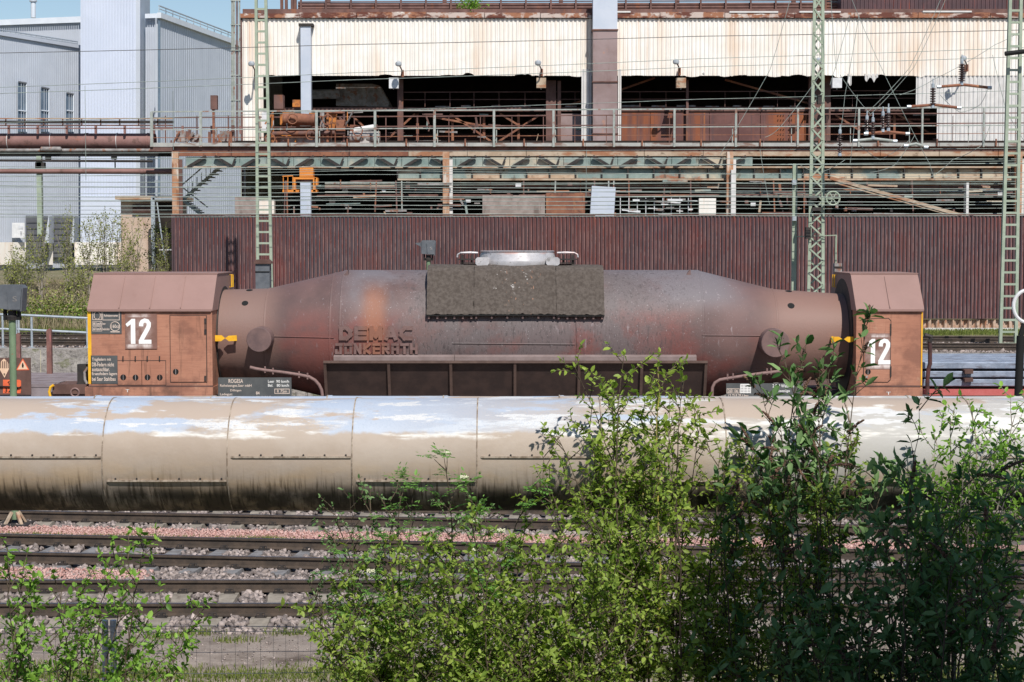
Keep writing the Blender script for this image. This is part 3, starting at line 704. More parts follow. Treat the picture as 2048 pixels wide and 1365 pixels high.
# raised maker's letters
GLY = {'D': [((0, 0), (0, 1)), ((0, 0), (.62, 0)), ((0, 1), (.62, 1)), ((.62, 0), (1, .3)), ((1, .3), (1, .7)), ((1, .7), (.62, 1))],
 'E': [((0, 0), (0, 1)), ((0, 0), (1, 0)), ((0, .5), (.94, .5)), ((0, 1), (1, 1))], 'M': [((0, 0), (0, 1)), ((1, 0), (1, 1)), ((0, 1), (.5, .2)), ((.5, .2), (1, 1))],
 'A': [((0, 0), (.42, 1)), ((1, 0), (.58, 1)), ((.2, .3), (.8, .3)), ((.42, 1), (.58, 1))], 'C': [((1, 1), (.35, 1)), ((.35, 1), (0, .68)), ((0, .68), (0, .32)), ((0, .32), (.35, 0)), ((.35, 0), (1, 0))],
 'J': [((.1, 1), (1, 1)), ((.85, 1), (.85, 0)), ((0, 0), (.85, 0)), ((0, 0), (0, .3))], 'Ü': [((0, .72), (0, 0)), ((0, 0), (1, 0)), ((1, 0), (1, .72)), ((-.05, 1), (.3, 1)), ((.7, 1), (1.05, 1))],
 'N': [((0, 0), (0, 1)), ((1, 0), (1, 1)), ((0, 1), (1, 0))], 'K': [((0, 0), (0, 1)), ((0, .5), (1, 1)), ((0, .5), (1, 0))], 'R': [((0, 0), (0, 1)), ((0, 1), (1, 1)), ((1, 1), (1, .5)), ((0, .5), (1, .5)), ((.4, .5), (1, 0))],
 'a': [((0, 0), (0, 1)), ((0, 1), (1, 1)), ((1, 1), (1, 0)), ((0, .45), (1, .45))], 'T': [((-.1, 1), (1.1, 1)), ((.5, 1), (.5, 0))], 'H': [((0, 0), (0, 1)), ((1, 0), (1, 1)), ((0, .5), (1, .5))]}
def relief(word, px0, px1, py0, py1, t):
    x0, x1, z0, z1 = ax(px0, 39.1), ax(px1, 39.1), az(py1, 39.1), az(py0, 39.1); n = len(word); cw = (x1 - x0) / n
    for i, ch in enumerate(word):
        m = MB(); gx = x0 + cw * i + t * .62; gw = cw - t * 1.24 - .025; gz, gh = z0 + t / 2, z1 - z0 - t
        for k, (a, b) in enumerate(GLY[ch]):
            A = Vector((gx + a[0] * gw, 0, gz + a[1] * gh)); B = Vector((gx + b[0] * gw, 0, gz + b[1] * gh)); d = (B - A).normalized() * (t * .5)
            zm = (A.z + B.z) / 2; ys = TY - math.sqrt(1.49 ** 2 - (zm - TZ) ** 2) - .042 - k * .0012
            A.y = B.y = ys + .06; m.bar(A - d, B + d, .12, t) if abs((B - A).normalized().z) < .99 else m.box(A.x - t / 2, A.x + t / 2, ys, ys + .12, min(A.z, B.z) - t / 2, max(A.z, B.z) + t / 2)
        m.build('raised_letter', 'letter', ves)
relief('DEMAC', 677, 828, 653, 681, .085); relief('JÜNKERaTH', 669, 838, 687, 709, .055)
# slag apron round the mouth: three rough plates on each side plus a cap
from mathutils import noise as mn
def slab_strip(x0, x1, prof, amp, nx, name, matn, parent, thick=.07):
    P = []
    pts = []
    for (a, b) in zip(prof, prof[1:]):
        k = max(1, int((Vector(b) - Vector(a)).length / .05))
        pts += [(a[0] + (b[0] - a[0]) * i / k, a[1] + (b[1] - a[1]) * i / k) for i in range(k)]
    pts.append(prof[-1])
    for (y, z) in pts:
        row = []
        for i in range(nx + 1):
            x = x0 + (x1 - x0) * i / nx
            d = mn.fractal(Vector((x * 5, y * 5, z * 5)), 1, 2, 5) * amp + mn.noise(Vector((x * 1.3, y, z * 1.3))) * amp
            e_ = mn.noise(Vector((x * 7, 3.1, z))) * .015 + mn.noise(Vector((x * 19, 7.7, 0))) * .02 if (y, z) == pts[0] or (y, z) == pts[-1] else 0
            xe = (mn.noise(Vector((z * 8, y * 4, i))) * .01 if i in (0, nx) else 0)
            row.append((x + xe, y - d, z + d * .35 + e_))
        P.append(row)
    m = MB(); m.quadgrid(P)
    b = len(m.v); k = nx + 1; n = len(P)          # rim
    for r in (P[0], P[-1]): m.v += [(p[0], p[1] + thick * (1 if p[1] < TY else -1), p[2] - .01) for p in r]
    for i in range(nx):
        m.f.append((i, b + i, b + i + 1, i + 1)); m.f.append(((n - 1) * k + i, (n - 1) * k + i + 1, b + k + i + 1, b + k + i))
    return m.build(name, matn, parent, smooth=True)
hp = [(39.06, 2.97), (39.5, 3.9), (39.62, 3.985), (39.85, 4.03), (40.2, 4.03)]
hb = [(2 * TY - y, z) for y, z in hp][::-1]
for (a, b, dz, n) in ((853, 947.4, 0, 44), (947.8, 1112.4, .008, 76), (1112.8, 1209, -.008, 44)):
    x0, x1 = ax(a, 39.1), ax(b, 39.1)
    pl = slab_strip(x0, x1, [(y, z + dz) for y, z in hp], .016, n, 'apron_plate', 'slag', car)
    slab_strip(x0, x1, [(y, z + dz) for y, z in hb], .014, max(8, n // 3), 'apron_plate', 'slag', car)
    MB().bar((x0, 39.12, 2.945 + dz), (x1, 39.12, 2.945 + dz), .12, .03).build('edge_angle', 'black', pl)
    k = 5 if n == 30 else 6
    for i in range(k):
        xx = x0 + .05 + (x1 - x0 - .1) * i / (k - 1); MB().box(xx - .02, xx + .02, 39.09, 39.2, 2.87 + dz, 2.93 + dz).build('stud', 'vessel_plain', pl)
x0, x1 = ax(853, 39.1), ax(1209, 39.1)
for xx in (x0 + .01, x1 - .03):
    m = MB(); m.prismx([(39.12, 2.97), (39.55, 3.88), (39.9, 4.0), (41.3, 4.0), (41.65, 3.88), (42.08, 2.97)], xx, xx + .02); m.build('apron_end', 'slag', car)
# mouth collar and clamps
cx = ax(1035, TY)
m = MB(); m.lathez([(4.0, .86), (4.10, .88), (4.13, .87), (4.30, .82), (4.335, .84), (4.345, .82), (4.345, .70), (4.0, .70)], cx, TY, 40); m.build('mouth_collar', 'mouth_metal', car, smooth=True)
for s in (-1, 1):
    b0 = MB(); xx = cx + s * .68; b0.cham(min(xx, xx + s * .2) - .05, max(xx, xx + s * .2) + .05, TY - .82, TY - .42, 4.02, 4.20, .04); b0.build('collar_block', 'mouth_metal', car)
    k = MB(); xx = cx + s * .9
    k.box(min(xx, xx + s * .38), max(xx, xx + s * .38), TY - .62, TY - .5, 4.06, 4.085); k.box(min(xx, xx + s * .42), max(xx, xx + s * .42), TY - .66, TY - .46, 4.14, 4.17)
    k.box(min(xx + s * .1, xx + s * .14), max(xx + s * .1, xx + s * .14), TY - .6, TY - .5, 4.085, 4.25); k.box(min(xx + s * .3, xx + s * .35), max(xx + s * .3, xx + s * .35), TY - .62, TY - .48, 4.0, 4.26)
    k.box(min(xx, xx + s * .3), max(xx, xx + s * .3), TY - .55, TY - .3, 4.0, 4.05); k.build('clamp', 'dark_steel', car)
    h = MB(); h.tube([(xx - s * .02, TY - .56, 4.30), (xx + s * .15, TY - .56, 4.31), (xx + s * .36, TY - .56, 4.30), (xx + s * .43, TY - .56, 4.26), (xx + s * .44, TY - .56, 4.2)], .02, 8)
    h.box(min(xx, xx + s * .38), max(xx, xx + s * .38), TY - .62, TY - .2, 4.29, 4.305); h.build('clamp_arm', 'mouth_metal', car)
# ledge, skirt and its frame
m = MB(); a, b = ax(666, FY), ax(1395, FY)
n = 3
for i in range(n):
    x0 = a + (b - a) * i / n; x1 = a + (b - a) * (i + 1) / n - .008
    q = MB(); q.prismx([(FY + .05, az(722, FY)), (FY + .05, az(714, FY)), (FY + .09, az(712, FY)), (39.6, az(712, FY) + .06), (39.6, az(722, FY))], x0, x1); q.build('ledge', 'ledge', car)
xs = [651, 778, 902, 1030, 1158, 1283, 1411]
y0, z0, y1, z1 = 38.99, az(727, 39.0), 39.42, .95
for i in range(6):
    x0, x1 = ax(xs[i], 39.2) + .03, ax(xs[i + 1], 39.2) - .03
    q = MB(); q.v = [(x0, y0 + .03, z0), (x1, y0 + .03, z0), (x1, y1 + .03, z1), (x0, y1 + .03, z1), (x0, y0 + .06, z0), (x1, y0 + .06, z0), (x1, y1 + .06, z1), (x0, y1 + .06, z1)]
    q.f = [(0, 3, 2, 1), (4, 5, 6, 7), (0, 1, 5, 4), (1, 2, 6, 5), (2, 3, 7, 6), (3, 0, 4, 7)]; q.build('skirt_panel', 'skirt', car)
for i in range(7):
    x0 = ax(xs[i], 39.2); MB().bar((x0, y0, z0 + .02), (x0, y1, z1), .06, .07).build('skirt_rib', 'skirt_frame', car)
MB().bar((ax(651, 39.2) - .03, y0 - .01, z0 + .03), (ax(1411, 39.2) + .03, y0 - .01, z0 + .03), .07, .05).build('skirt_rail', 'skirt_frame', car)
# drain pipes with their thin cables
def rodpipe(P, cable):
    pts = [at(a, b, 39.05) for a, b in P]
    r = MB().tube(pts, .036, 10).build('hose_pipe', 'pinkbrown_pipe', car, smooth=True)
    MB().tube([at(a, b, 39.04) for a, b in cable], .006, 5).build('cable', 'black', r)
    for a, b in cable[:2] + cable[-2:]:
        p = at(a, b, 39.04); MB().tube([p + Vector((0, 0, -.12)), p + Vector((0, 0, .02))], .02, 6).build('eye_bolt', 'pinkbrown_pipe', r)
rodpipe([(500, 735), (512, 738), (530, 741), (565, 745), (598, 750), (618, 754), (630, 761), (638, 770), (643, 780), (645, 792)], [(530, 735), (546, 738), (598, 745), (615, 748)])
rodpipe([(1424, 794), (1425, 775), (1430, 766), (1440, 760), (1458, 757), (1490, 752), (1525, 747), (1562, 743)], [(1455, 750), (1466, 749), (1534, 739), (1542, 738)])
# yellow pointer plates
def pointer(pts, Y, nm='pointer_plate'):
    m = MB(); m.prism([(at(a, b, Y).x, at(a, b, Y).z) for a, b in pts], Y, Y + .02); return m.build(nm, 'yellow', car)
pointer([(430, 683), (442, 683), (450, 677), (443, 671), (430, 671)], 39.30); pointer([(450, 677), (457, 672), (473, 671), (474, 682), (458, 683)], 39.36)
for a, b in ((434, 677), (470, 677)):
    p = at(a, b, 39.38); MB().box(p.x - .02, p.x + .02, 39.38, 39.75, p.z - .03, p.z + .03).build('pointer_arm', 'yellow', car)
pointer([(1668, 684), (1678, 685), (1685, 679), (1678, 674), (1668, 674)], 39.34); pointer([(1663, 686), (1667, 686), (1667, 673), (1663, 673)], 39.30); pointer([(1688, 679), (1695, 674), (1707, 674), (1706, 684), (1697, 685)], 39.2)
p = at(1666, 679, 39.4); MB().box(p.x - .02, p.x + .02, 39.36, 39.8, p.z - .03, p.z + .03).build('pointer_arm', 'yellow', car)
p = at(1705, 679, 39.25); MB().box(p.x - .02, p.x + .12, 39.22, 39.26, p.z - .03, p.z + .03).build('pointer_arm', 'yellow', car)

# cabs: a wall body and a sloped hood
def cab_body(x0, x1):
    zb, zs, zt = 1.40, az(619, FY), az(551, 39.6)
    b = MB(); b.prismx([(FY, zb), (FY, zs), (2 * TY - FY, zs), (2 * TY - FY, zb)], x0, x1); w = b.build('cab_wall', 'cab', car)
    e = .045
    h = MB(); h.prismx([(FY - e, zs - .03), (FY - e, zs + .002), (39.55, zt), (39.6, zt + .025), (2 * TY - 39.6, zt + .025), (2 * TY - 39.55, zt), (2 * TY - FY + e, zs + .002), (2 * TY - FY + e, zs - .03)], x0 - .025, x1 + .025)
    rf = h.build('cab_hood', 'cab_roof', car)
    l = MB(); l.box(x0 - .04, x1 + .04, 39.58, 2 * TY - 39.58, zt + .028, zt + .05); l.build('roof_sheet', 'cab_roof', rf)
    for k in (1, 2, 3):      # sheet joints and edge angles
        xx = x0 + (x1 - x0) * k / 4 if x1 - x0 > 2 else x0 + (x1 - x0) * k / 2
        if xx < x1 - .1:
            MB().bar((xx, FY - e + .02 - .022, zs + .03), (xx, 39.54 - .022, zt - .02), .02, .012).build('sheet_joint', 'cab_roof', rf)
    for xx in (x0 + .012, x1 - .012): MB().box(xx - .022, xx + .022, FY - .008, FY + .03, zb + .02, zs - .034).build('corner_angle', 'cab', w)
    MB().box(x0, x1, FY - e - .012, FY - e - .001, zs - .045, zs - .012).build('drip_edge', 'cab_roof', rf)
    MB().box(x0 - .02, x1 + .02, FY - .012, FY - .001, zb - .0, zb + .03).build('foot_strip', 'wagon_brown', w)
    return w, zb, zs, zt
lx0, lx1 = ax(177, FY), ax(423, FY)
lw, zb, zs, zt = cab_body(lx0, lx1)
rx0, rx1 = ax(1714, FY), ax(1845.5, FY)
rwl, _, _, _ = cab_body(rx0, rx1)
def plate(px0, py0, px1, py1, d, mt, parent, name, Y=FY, c=.0):
    a = at(px0, py1, Y); b = at(px1, py0, Y); m = MB()
    if c: m.cham(a.x, b.x, Y - d, Y + .002, a.z, b.z, c)
    else: m.box(a.x, b.x, Y - d, Y + .002, a.z, b.z)
    return m.build(name, mt, parent)
def hole(px, py, r, parent, Y=FY - .014):
    p = at(px, py, Y); m = MB(); m.disc((p.x, Y + .004, p.z), (0, -1, 0), r, .006, 22); h = m.build('lock_hole', 'black', parent)
    MB().box(p.x - .006, p.x + .006, Y - .007, Y - .002, p.z - r * .95, p.z + r * .95).build('lock_bar', 'machine_grey', h)
# left cab
plate(177, 621, 182, 768, .012, 'yellow', lw, 'yellow_edge')
dr = plate(342, 632, 412, 764, .016, 'cab', lw, 'door'); plate(340.5, 630.5, 413.5, 765.5, .006, 'skirt', lw, 'door_gap')
hole(351.5, 744, .062, dr, FY - .02)
for y in (642, 664, 757): plate(409, y - 5, 412.5, y + 5, .035, 'dark_steel', dr, 'hinge')
plate(409.5, 640, 411.5, 668, .028, 'dark_steel', dr, 'handle')
for a, b, h1, h2 in ((236, 283, 246.5, 271), (284.5, 331, 295, 319.5)):
    plate(a - 1, 721, b + 1, 771, .005, 'skirt', lw, 'flap_gap')
    f = plate(a, 722.5, b, 770, .013, 'cab', lw, 'flap'); hole(h1, 755, .063, f, FY - .017); hole(h2, 755.5, .063, f, FY - .017)
    for hx in (h1, h2):
        p = at(hx, 719, FY); MB().tube([(p.x, FY - .02, p.z + .07), (p.x, FY - .03, p.z), (p.x, FY - .02, p.z - .04)], .014, 6).build('flap_hook', 'dark_steel', f)
# spray-painted 12 on a darker square
def number(px0, py0, px1, py1, sq, parent, nm):
    a = at(px0, py1, FY); b = at(px1, py0, FY); q0 = at(sq[0], sq[3], FY); q1 = at(sq[2], sq[1], FY)
    hx = (b.x - a.x) * .12
    mat(nm, (.20, .105, .08), (.235, .125, .10), 4, over=[
        dict(c=(.75, .66, .62), s=(7, 1, 3), r=(.3, .62), z=(b.z + .02, b.z + .05), z2=(b.z + .14, b.z + .04), x=(a.x, a.x + hx * 3), x2=(b.x + .02, b.x - hx * 2), a=.85),
        dict(c=(.75, .66, .62), s=(7, 1, 3), r=(.25, .6), z=(a.z - .13, a.z - .04), z2=(a.z + .01, a.z - .03), x=(a.x - .02, a.x + hx), x2=(b.x + .04, b.x - hx * .5), a=.9),
        dict(c=(.55, .45, .41), x=(a.x - .1, a.x + .12), x2=(b.x + .1, b.x - .12), z=(a.z - .05, a.z + .12), z2=(b.z + .06, b.z - .12), s=(4, 4, 4), r=(.3, .7), a=.55)], rough=.7)
    m = MB(); yy = FY - .019; m.box(q0.x, q1.x, yy - .002, yy + .012 , q0.z, q1.z); sqo = m.build('number_field', nm, parent)
    w = b.x - a.x
    h = b.z - a.z; U = lambda u, v: (a.x + u * w, a.z + v * h)
    y_ = yy - .0045
    one = MB(); one.prism([U(*p) for p in ((.20, 0), (.375, 0), (.375, 1), (.24, 1), (.0, .79), (.06, .68), (.20, .78))], y_, y_ + .002); one.build('number', 'spray_white', sqo)
    path = [(.60, .70), (.605, .80), (.65, .89), (.74, .93), (.84, .905), (.90, .82), (.895, .71), (.85, .60), (.78, .47), (.70, .33), (.63, .20), (.585, .085)]; t2 = .085
    L_, R2 = [], []
    for k in range(len(path)):
        p0 = path[max(0, k - 1)]; p1 = path[min(len(path) - 1, k + 1)]; dx, dy = (p1[0] - p0[0]) * w, (p1[1] - p0[1]) * h; l_ = math.hypot(dx, dy); c_ = U(*path[k]); nx, ny = -dy / l_, dx / l_; t_ = t2 * w
        L_.append((c_[0] + nx * t_, c_[1] + ny * t_)); R2.append((c_[0] - nx * t_, c_[1] - ny * t_))
    two = MB()
    for yq in (y_, y_ + .002): two.v += [(p[0], yq, p[1]) for p in L_] + [(p[0], yq, p[1]) for p in R2]
    n_ = len(path)
    for k in range(n_ - 1): two.f += [(k, k + 1, n_ + k + 1, n_ + k)]
    two.prism([U(*p) for p in ((.505, 0), (.995, 0), (.995, .165), (.505, .165))], y_ - .0006, y_ + .002); two.build('number', 'spray_white', sqo)
number(252, 638, 303, 688, (251, 628, 314, 698), lw, 'stencil_field_a')
# painted notice plates on the left cab
pl = plate(182.5, 620.5, 243, 668, .012, 'plate_grey', lw, 'notice_plate')
def T(s, a, y0, b, y1, parent, Y=FY - .0145, mt='plate_letter', off=.012): return text(s, at(a, y0, Y).x, at(b, y0, Y).x, az(y1, Y), az(y0, Y), Y, mt, parent, offset=off)
def frame(a, y0, b, y1, parent, t=.012, Y=FY - .0145, mt='plate_letter', nm='painted_frame'):
    p = at(a, y1, Y); q = at(b, y0, Y); m = MB()
    m.box(p.x, q.x, Y, Y + .002, p.z, p.z + t).box(p.x, q.x, Y, Y + .002, q.z - t, q.z).box(p.x, p.x + t, Y, Y + .002, p.z + t, q.z - t).box(q.x - t, q.x, Y, Y + .002, p.z + t, q.z - t); return m.build(nm, mt, parent)
frame(185, 622.5, 203.5, 640.5, pl); frame(205, 623, 239, 641, pl); T('Roheisenwagen', 208, 629.5, 236, 635, pl, off=.02)
m = MB(); Yp = FY - .0145      # icon: ladle outline in its square
for s in (-1, 1): 
    c0 = at(194.3, 631.5, Yp); m.tube([(c0.x + s * .03, Yp, c0.z + .075), (c0.x + s * .06, Yp, c0.z + .05), (c0.x + s * .07, Yp, c0.z), (c0.x + s * .055, Yp, c0.z - .06)], .008, 4); m.box(c0.x + s * .03 - .02, c0.x + s * .03 + .02, Yp, Yp + .002, c0.z - .08, c0.z - .066)
m.build('painted_icon', 'plate_letter', pl)
frame(185, 643, 204, 652, pl, .008); T('80 km/h', 186.5, 645, 202.5, 650.5, pl, off=.02); T('leer', 205, 645.5, 211.5, 650, pl)
frame(185, 653.5, 204, 663, pl, .008); T('60 km/h', 186.5, 655.5, 202.5, 661, pl, off=.02); T('beladen', 205, 656, 219, 661, pl)
c0 = at(230, 653.5, Yp); m = MB(); m.tube([(c0.x + .1 * math.cos(a * math.pi / 14), Yp, c0.z + .1 * math.sin(a * math.pi / 14)) for a in range(29)], .009, 4); m.box(c0.x - .1, c0.x + .1, Yp, Yp + .002, c0.z - .125, c0.z - .107); m.build('painted_ring', 'plate_letter', pl)
T('160ct', 223, 649.5, 238, 656.5, pl)
pl = plate(182.5, 711.5, 235, 768, .012, 'plate_grey', lw, 'notice_plate')
for i, (s, e) in enumerate((('Tragfedern mit', 222), ('DB-Federn nicht', 228), ('austauschbar.', 219), ('Ersatzfedern lagern', 234), ('bei Saar Stahlbau', 231))):
    y = 716 + i * 9.6; T(s, 183.8, y, e, y + 7.8, pl)
# base of the left cab
bz0, bz1 = az(793, FY), 1.395
b = MB(); b.prismx([(FY - .05, bz1), (2 * TY - FY + .05, bz1), (2 * TY - FY + .05, bz0), (FY - .05, bz0)], lx0 - .09, lx1 + .02); b.build('cab_base', 'cab', car)
p0 = at(255, 782, FY - .05); text('T', p0.x - .04, p0.x + .04, p0.z - .03, p0.z + .03, FY - .055, 'white_letter', car)
# gable face details
for wx, s in ((lx1, 1), (rx0, -1)):
    m = MB(); gr_ = 1.13 if s > 0 else 1.3; m.lathex([(wx + s * .004, gr_), (wx + s * .03, gr_), (wx + s * .03, .9)], TY, TZ, 48); m.build('gable_ring', 'dark_steel', car)
    m = MB(); m.lathex([(wx + s * .012, gr_ - .04), (wx + s * .013, .05)], TY, TZ, 48); m.build('gable_opening', 'black', car)
    for k in (0, .22):
        m = MB(); xx = wx + s * .06; yy = 41.9 - k * 4; m.tube([(wx, 41.3 + k, zt - .02), (xx + s * .01, 41.3 + k, zt - .02), (xx + s * .01, 41.3 + k, zt - .30), (wx, 41.3 + k, zt - .30)], .014, 6); m.build('grab_handle', 'yellow', car)
    p = Vector((wx, 39.9, zt - .36)); m = MB(); m.disc(p, (s, 0, 0), .07, .008, 14); m.build('vent_hole', 'black', car)
# right cab
dr = plate(1727.5, 638, 1781, 764, .016, 'cab', rwl, 'door', c=.05); plate(1726, 636.5, 1782.5, 765.5, .006, 'skirt', rwl, 'door_gap', c=.055)
for y0_, y1_ in ((648, 671), (733, 754)): plate(1779.5, y0_, 1782.5, y1_, .035, 'dark_steel', dr, 'hinge')
hole(1736, 744, .06, dr, FY - .02); plate(1731, 752, 1735, 756, .03, 'machine_grey', dr, 'latch')
number(1731, 678, 1781, 729, (1729, 667, 1780.5, 739), dr, 'stencil_field_b')
plate(1841, 625, 1845.5, 776, .012, 'yellow', rwl, 'yellow_edge')
b = MB(); b.prismx([(FY - .04, 1.39), (2 * TY - FY + .04, 1.39), (2 * TY - FY + .04, bz0), (FY - .04, bz0)], rx0, rx1 + .01); b.build('cab_base', 'cab', car)
p0 = at(1777, 787, FY - .04); text('T', p0.x - .05, p0.x + .05, p0.z - .03, p0.z + .03, FY - .045, 'white_letter', car)
# sole-bar notice boards
Yb = 38.9
pl = plate(437, 755.5, 583, 806, .03, 'plate_grey', car, 'notice_board', Y=Yb)
Yt = Yb - .033
for s, a, y0_, b_, y1_, mt_ in (('ROGESA', 457, 758.5, 486, 766.5, 'plate_letter'), ('Roheisenges.Saar mbH', 440, 769, 503, 775.5, 'plate_letter'), ('Dillingen', 460.5, 779, 482.5, 784.5, 'plate_letter'),
        ('Ladegut:', 440, 786.5, 465, 792.5, 'plate_letter'), ('Flüssiges Roheisen', 440, 795, 495, 801, 'plate_letter'), ('Leer', 536, 760.5, 548.5, 766, 'white_letter'), ('90 km/h', 552.5, 760.5, 578, 766, 'white_letter'),
        ('Bel.', 536, 768.5, 546, 774, 'white_letter'), ('80 km/h', 553.5, 768.5, 578, 774, 'white_letter'), ('R 75m', 554, 780, 574, 786, 'plate_letter'), ('84', 512, 783.5, 519, 789.5, 'plate_letter'), ('80 0-80G', 512, 792.5, 542, 798, 'plate_letter')):
    T(s, a, y0_, b_, y1_, pl, Y=Yt, mt=mt_, off=.01)
frame(549, 778, 579, 788, pl, .012, Yt)
pl = plate(1452, 767, 1606, 806, .03, 'plate_grey', car, 'notice_board', Y=Yb)
T('2 S-P Wechsel', 1545, 769, 1588, 775.5, pl, Y=Yt, mt='white_letter'); T('Lösezüge', 1552, 779.5, 1580, 786, pl, Y=Yt, mt='white_letter'); T('260 106', 1456, 779, 1476, 785.5, pl, Y=Yt)
T('12 TLE 75 Umr', 1457, 789, 1497, 795, pl, Y=Yt)
frame(1453.5, 777.5, 1479, 787, pl, .01, Yt)
m = MB()
for i in range(6): 
    p = at(1481, 769.5 + i * 3.2, Yt); m.box(p.x, p.x + .22, Yt, Yt + .002, p.z - .012, p.z + .012)
for i in range(4):
    p = at(1481 + i * 6.7, 787, Yt); q = at(1481, 769.5, Yt); m.box(p.x - .008, p.x + .008, Yt - .001, Yt + .001, p.z, q.z)
m.build('painted_table', 'white_letter', pl)
# frame, bogies, end platform
MB().box(ax(437, 39.2), ax(1700, 39.2), 39.4, 41.8, .55, .9).build('underframe', 'dark_steel', car)
MB().box(ax(105, 39.2), lx0 - .1, 39.1, 42.1, 1.1, 1.42).build('end_platform', 'wagon_brown', car)
MB().box(ax(106, 39.2), lx0 - .1, 39.06, 39.095, az(768, 39.1) - .22, az(769, 39.1)).build('platform_edge', 'wagon_brown', car)
p = at(150, 790, 39.05); MB().tube([(p.x + .09 * math.cos(a * math.pi / 10), 39.05, p.z + .05 + .09 * math.sin(a * math.pi / 10)) for a in range(21)], .02, 6).build('hand_wheel', 'pinkbrown_pipe', car)
p = at(101, 775, 39.0); MB().tube([(p.x + .02, 39.0, p.z - .35), (p.x - .03, 39.0, p.z - .1), (p.x, 39.0, p.z), (p.x + .07, 39.0, p.z + .05)], .03, 8).build('coupling_lever', 'yellow', car)
m = MB(); m.tube([at(85, 793, 39.3), at(105, 788, 39.3), at(112, 784, 39.3)], .07, 8); m.build('coupling', 'black', car)
plate(159, 728, 176, 768, .2, 'dark_steel', car, 'valve_box', Y=39.6)
m = MB(); m.tube([at(176, 735, 39.1), at(169, 745, 39.1), at(170, 760, 39.1), at(174, 768, 39.1)], .03, 8); m.build('air_hose', 'machine_grey', car)
def wheel(x, y, parent):
    m = MB(); s = 1 if y > TY else -1
    m.tube([(x, y, .66), (x, y + s * .11, .66), (x, y + s * .12, .66)], [.46, .46, .4], 28); w_ = m.build('wheel', 'dark_steel', parent, smooth=True)
    m = MB(); m.disc((x, y - s * .03, .66), (0, s, 0), .5, .03, 28); m.build('flange', 'rail_top', w_)
for x in (ax(215, TY), ax(275, TY), ax(335, TY), ax(395, TY), ax(1620, TY), ax(1690, TY), ax(1760, TY), ax(1830, TY)):
    for s in (-.72, .72): wheel(x, TY + s, car)
for a, b in ((200, 410), (1605, 1845)): MB().box(ax(a, TY), ax(b, TY), 39.5, 39.62, .6, .95).box(ax(a, TY), ax(b, TY), 41.58, 41.7, .6, .95).build('bogie_frame', 'wagon_brown', car)

# ------------------------------------------------------------------ flat wagon with hazard placards (left)
fw = thing('flat_wagon', 'low flat wagon with grey plank deck coupled beside the torpedo car', 'rail wagon', (-13.5, 40.9, .2))
wx0, wx1 = -19.5, ax(104, 39.2)
y = 39.2; k = 0
while y < 42.7:
    m = MB(); dz = rng.uniform(-.008, .012); m.box(wx0, wx1 + rng.uniform(-.02, .02) + (.35 if k > 3 else 0), y, y + .265, 1.37 + dz, 1.435 + dz); m.build('deck_plank', 'wagon_deck', fw); y += .275; k += 1
MB().box(wx0, wx1, 39.15, 39.24, 1.14, 1.36).build('side_sill', 'wagon_deck', fw)
MB().box(wx0, wx1, 39.1, 39.2, .8, 1.0).box(wx0, wx1, 39.5, 42.3, .95, 1.34).build('frame', 'wagon_brown', fw)
for x in (-18, -16.2, -12.6, -11): 
    for s in (-.72, .72): wheel(x, 40.9 + s, fw)
for px, pt, nm in ((98.5, 657, 'stake'), (36, 666, 'stake')):
    p = at(px, pt, 42.5); m = MB(); m.prism([(p.x - .06, 1.2), (p.x + .06, 1.2), (p.x + .055, p.z - .06), (p.x + .02, p.z), (p.x - .055, p.z - .04)], 42.44, 42.56); m.build(nm, 'stake', fw)
pb = thing('placard_board', 'brown board with orange warning triangle, striped diamond and orange number panel', 'sign', (ax(30, 39), 39.0, az(790, 39)))
Yq = 39.0
m = MB(); a = at(-6, 790, Yq); b = at(61, 716, Yq); m.box(a.x, b.x, Yq, Yq + .03, a.z, b.z); brd = m.build('board', 'wagon_brown', pb)
def poly(pts, mt, Y, nm, par=pb): 
    m = MB(); m.prism([(at(a_, b_, Y).x, at(a_, b_, Y).z) for a_, b_ in pts], Y, Y + .004); return m.build(nm, mt, par)
tr = poly([(32, 741), (58.5, 740.5), (45.5, 717.5)], 'orange_sign', Yq - .005, 'warning_triangle'); poly([(35, 739.3), (55.5, 739), (45.5, 721)], 'cream_sign', Yq - .009, 'triangle_field', tr); poly([(44, 735.5), (47, 735.5), (47.5, 731), (46, 726), (44.8, 726), (43.5, 731)], 'black', Yq - .012, 'thermometer_mark', tr)
dm = poly([(-2, 737), (9, 756), (18, 738), (18, 728), (8, 717.5), (-2, 727)], 'cream_sign', Yq - .005, 'hazard_diamond')
for i in range(5): poly([(0 + i * 3.8, 737), (1.9 + i * 3.8, 737), (1.9 + i * 3.8, 723), (0 + i * 3.8, 723)], 'wagon_brown', Yq - .008, 'diamond_stripe', dm)
T('9', 7, 747, 10, 752, dm, Y=Yq - .008, mt='black')
op = poly([(6, 787), (41, 787), (42, 780), (42, 762), (39, 760), (6, 760)], 'orange_sign', Yq - .005, 'number_panel')
T('99', 15, 763, 32, 771, op, Y=Yq - .008, mt='black'); T('3257', 9, 776, 37, 785.5, op, Y=Yq - .008, mt='black'); 
m = MB(); m.tube([at(-2, 773.5, Yq - .03), at(28, 774, Yq - .03), at(38, 776, Yq - .03), at(42, 774, Yq - .03)], .016, 6); m.build('retaining_strap', 'black', pb)

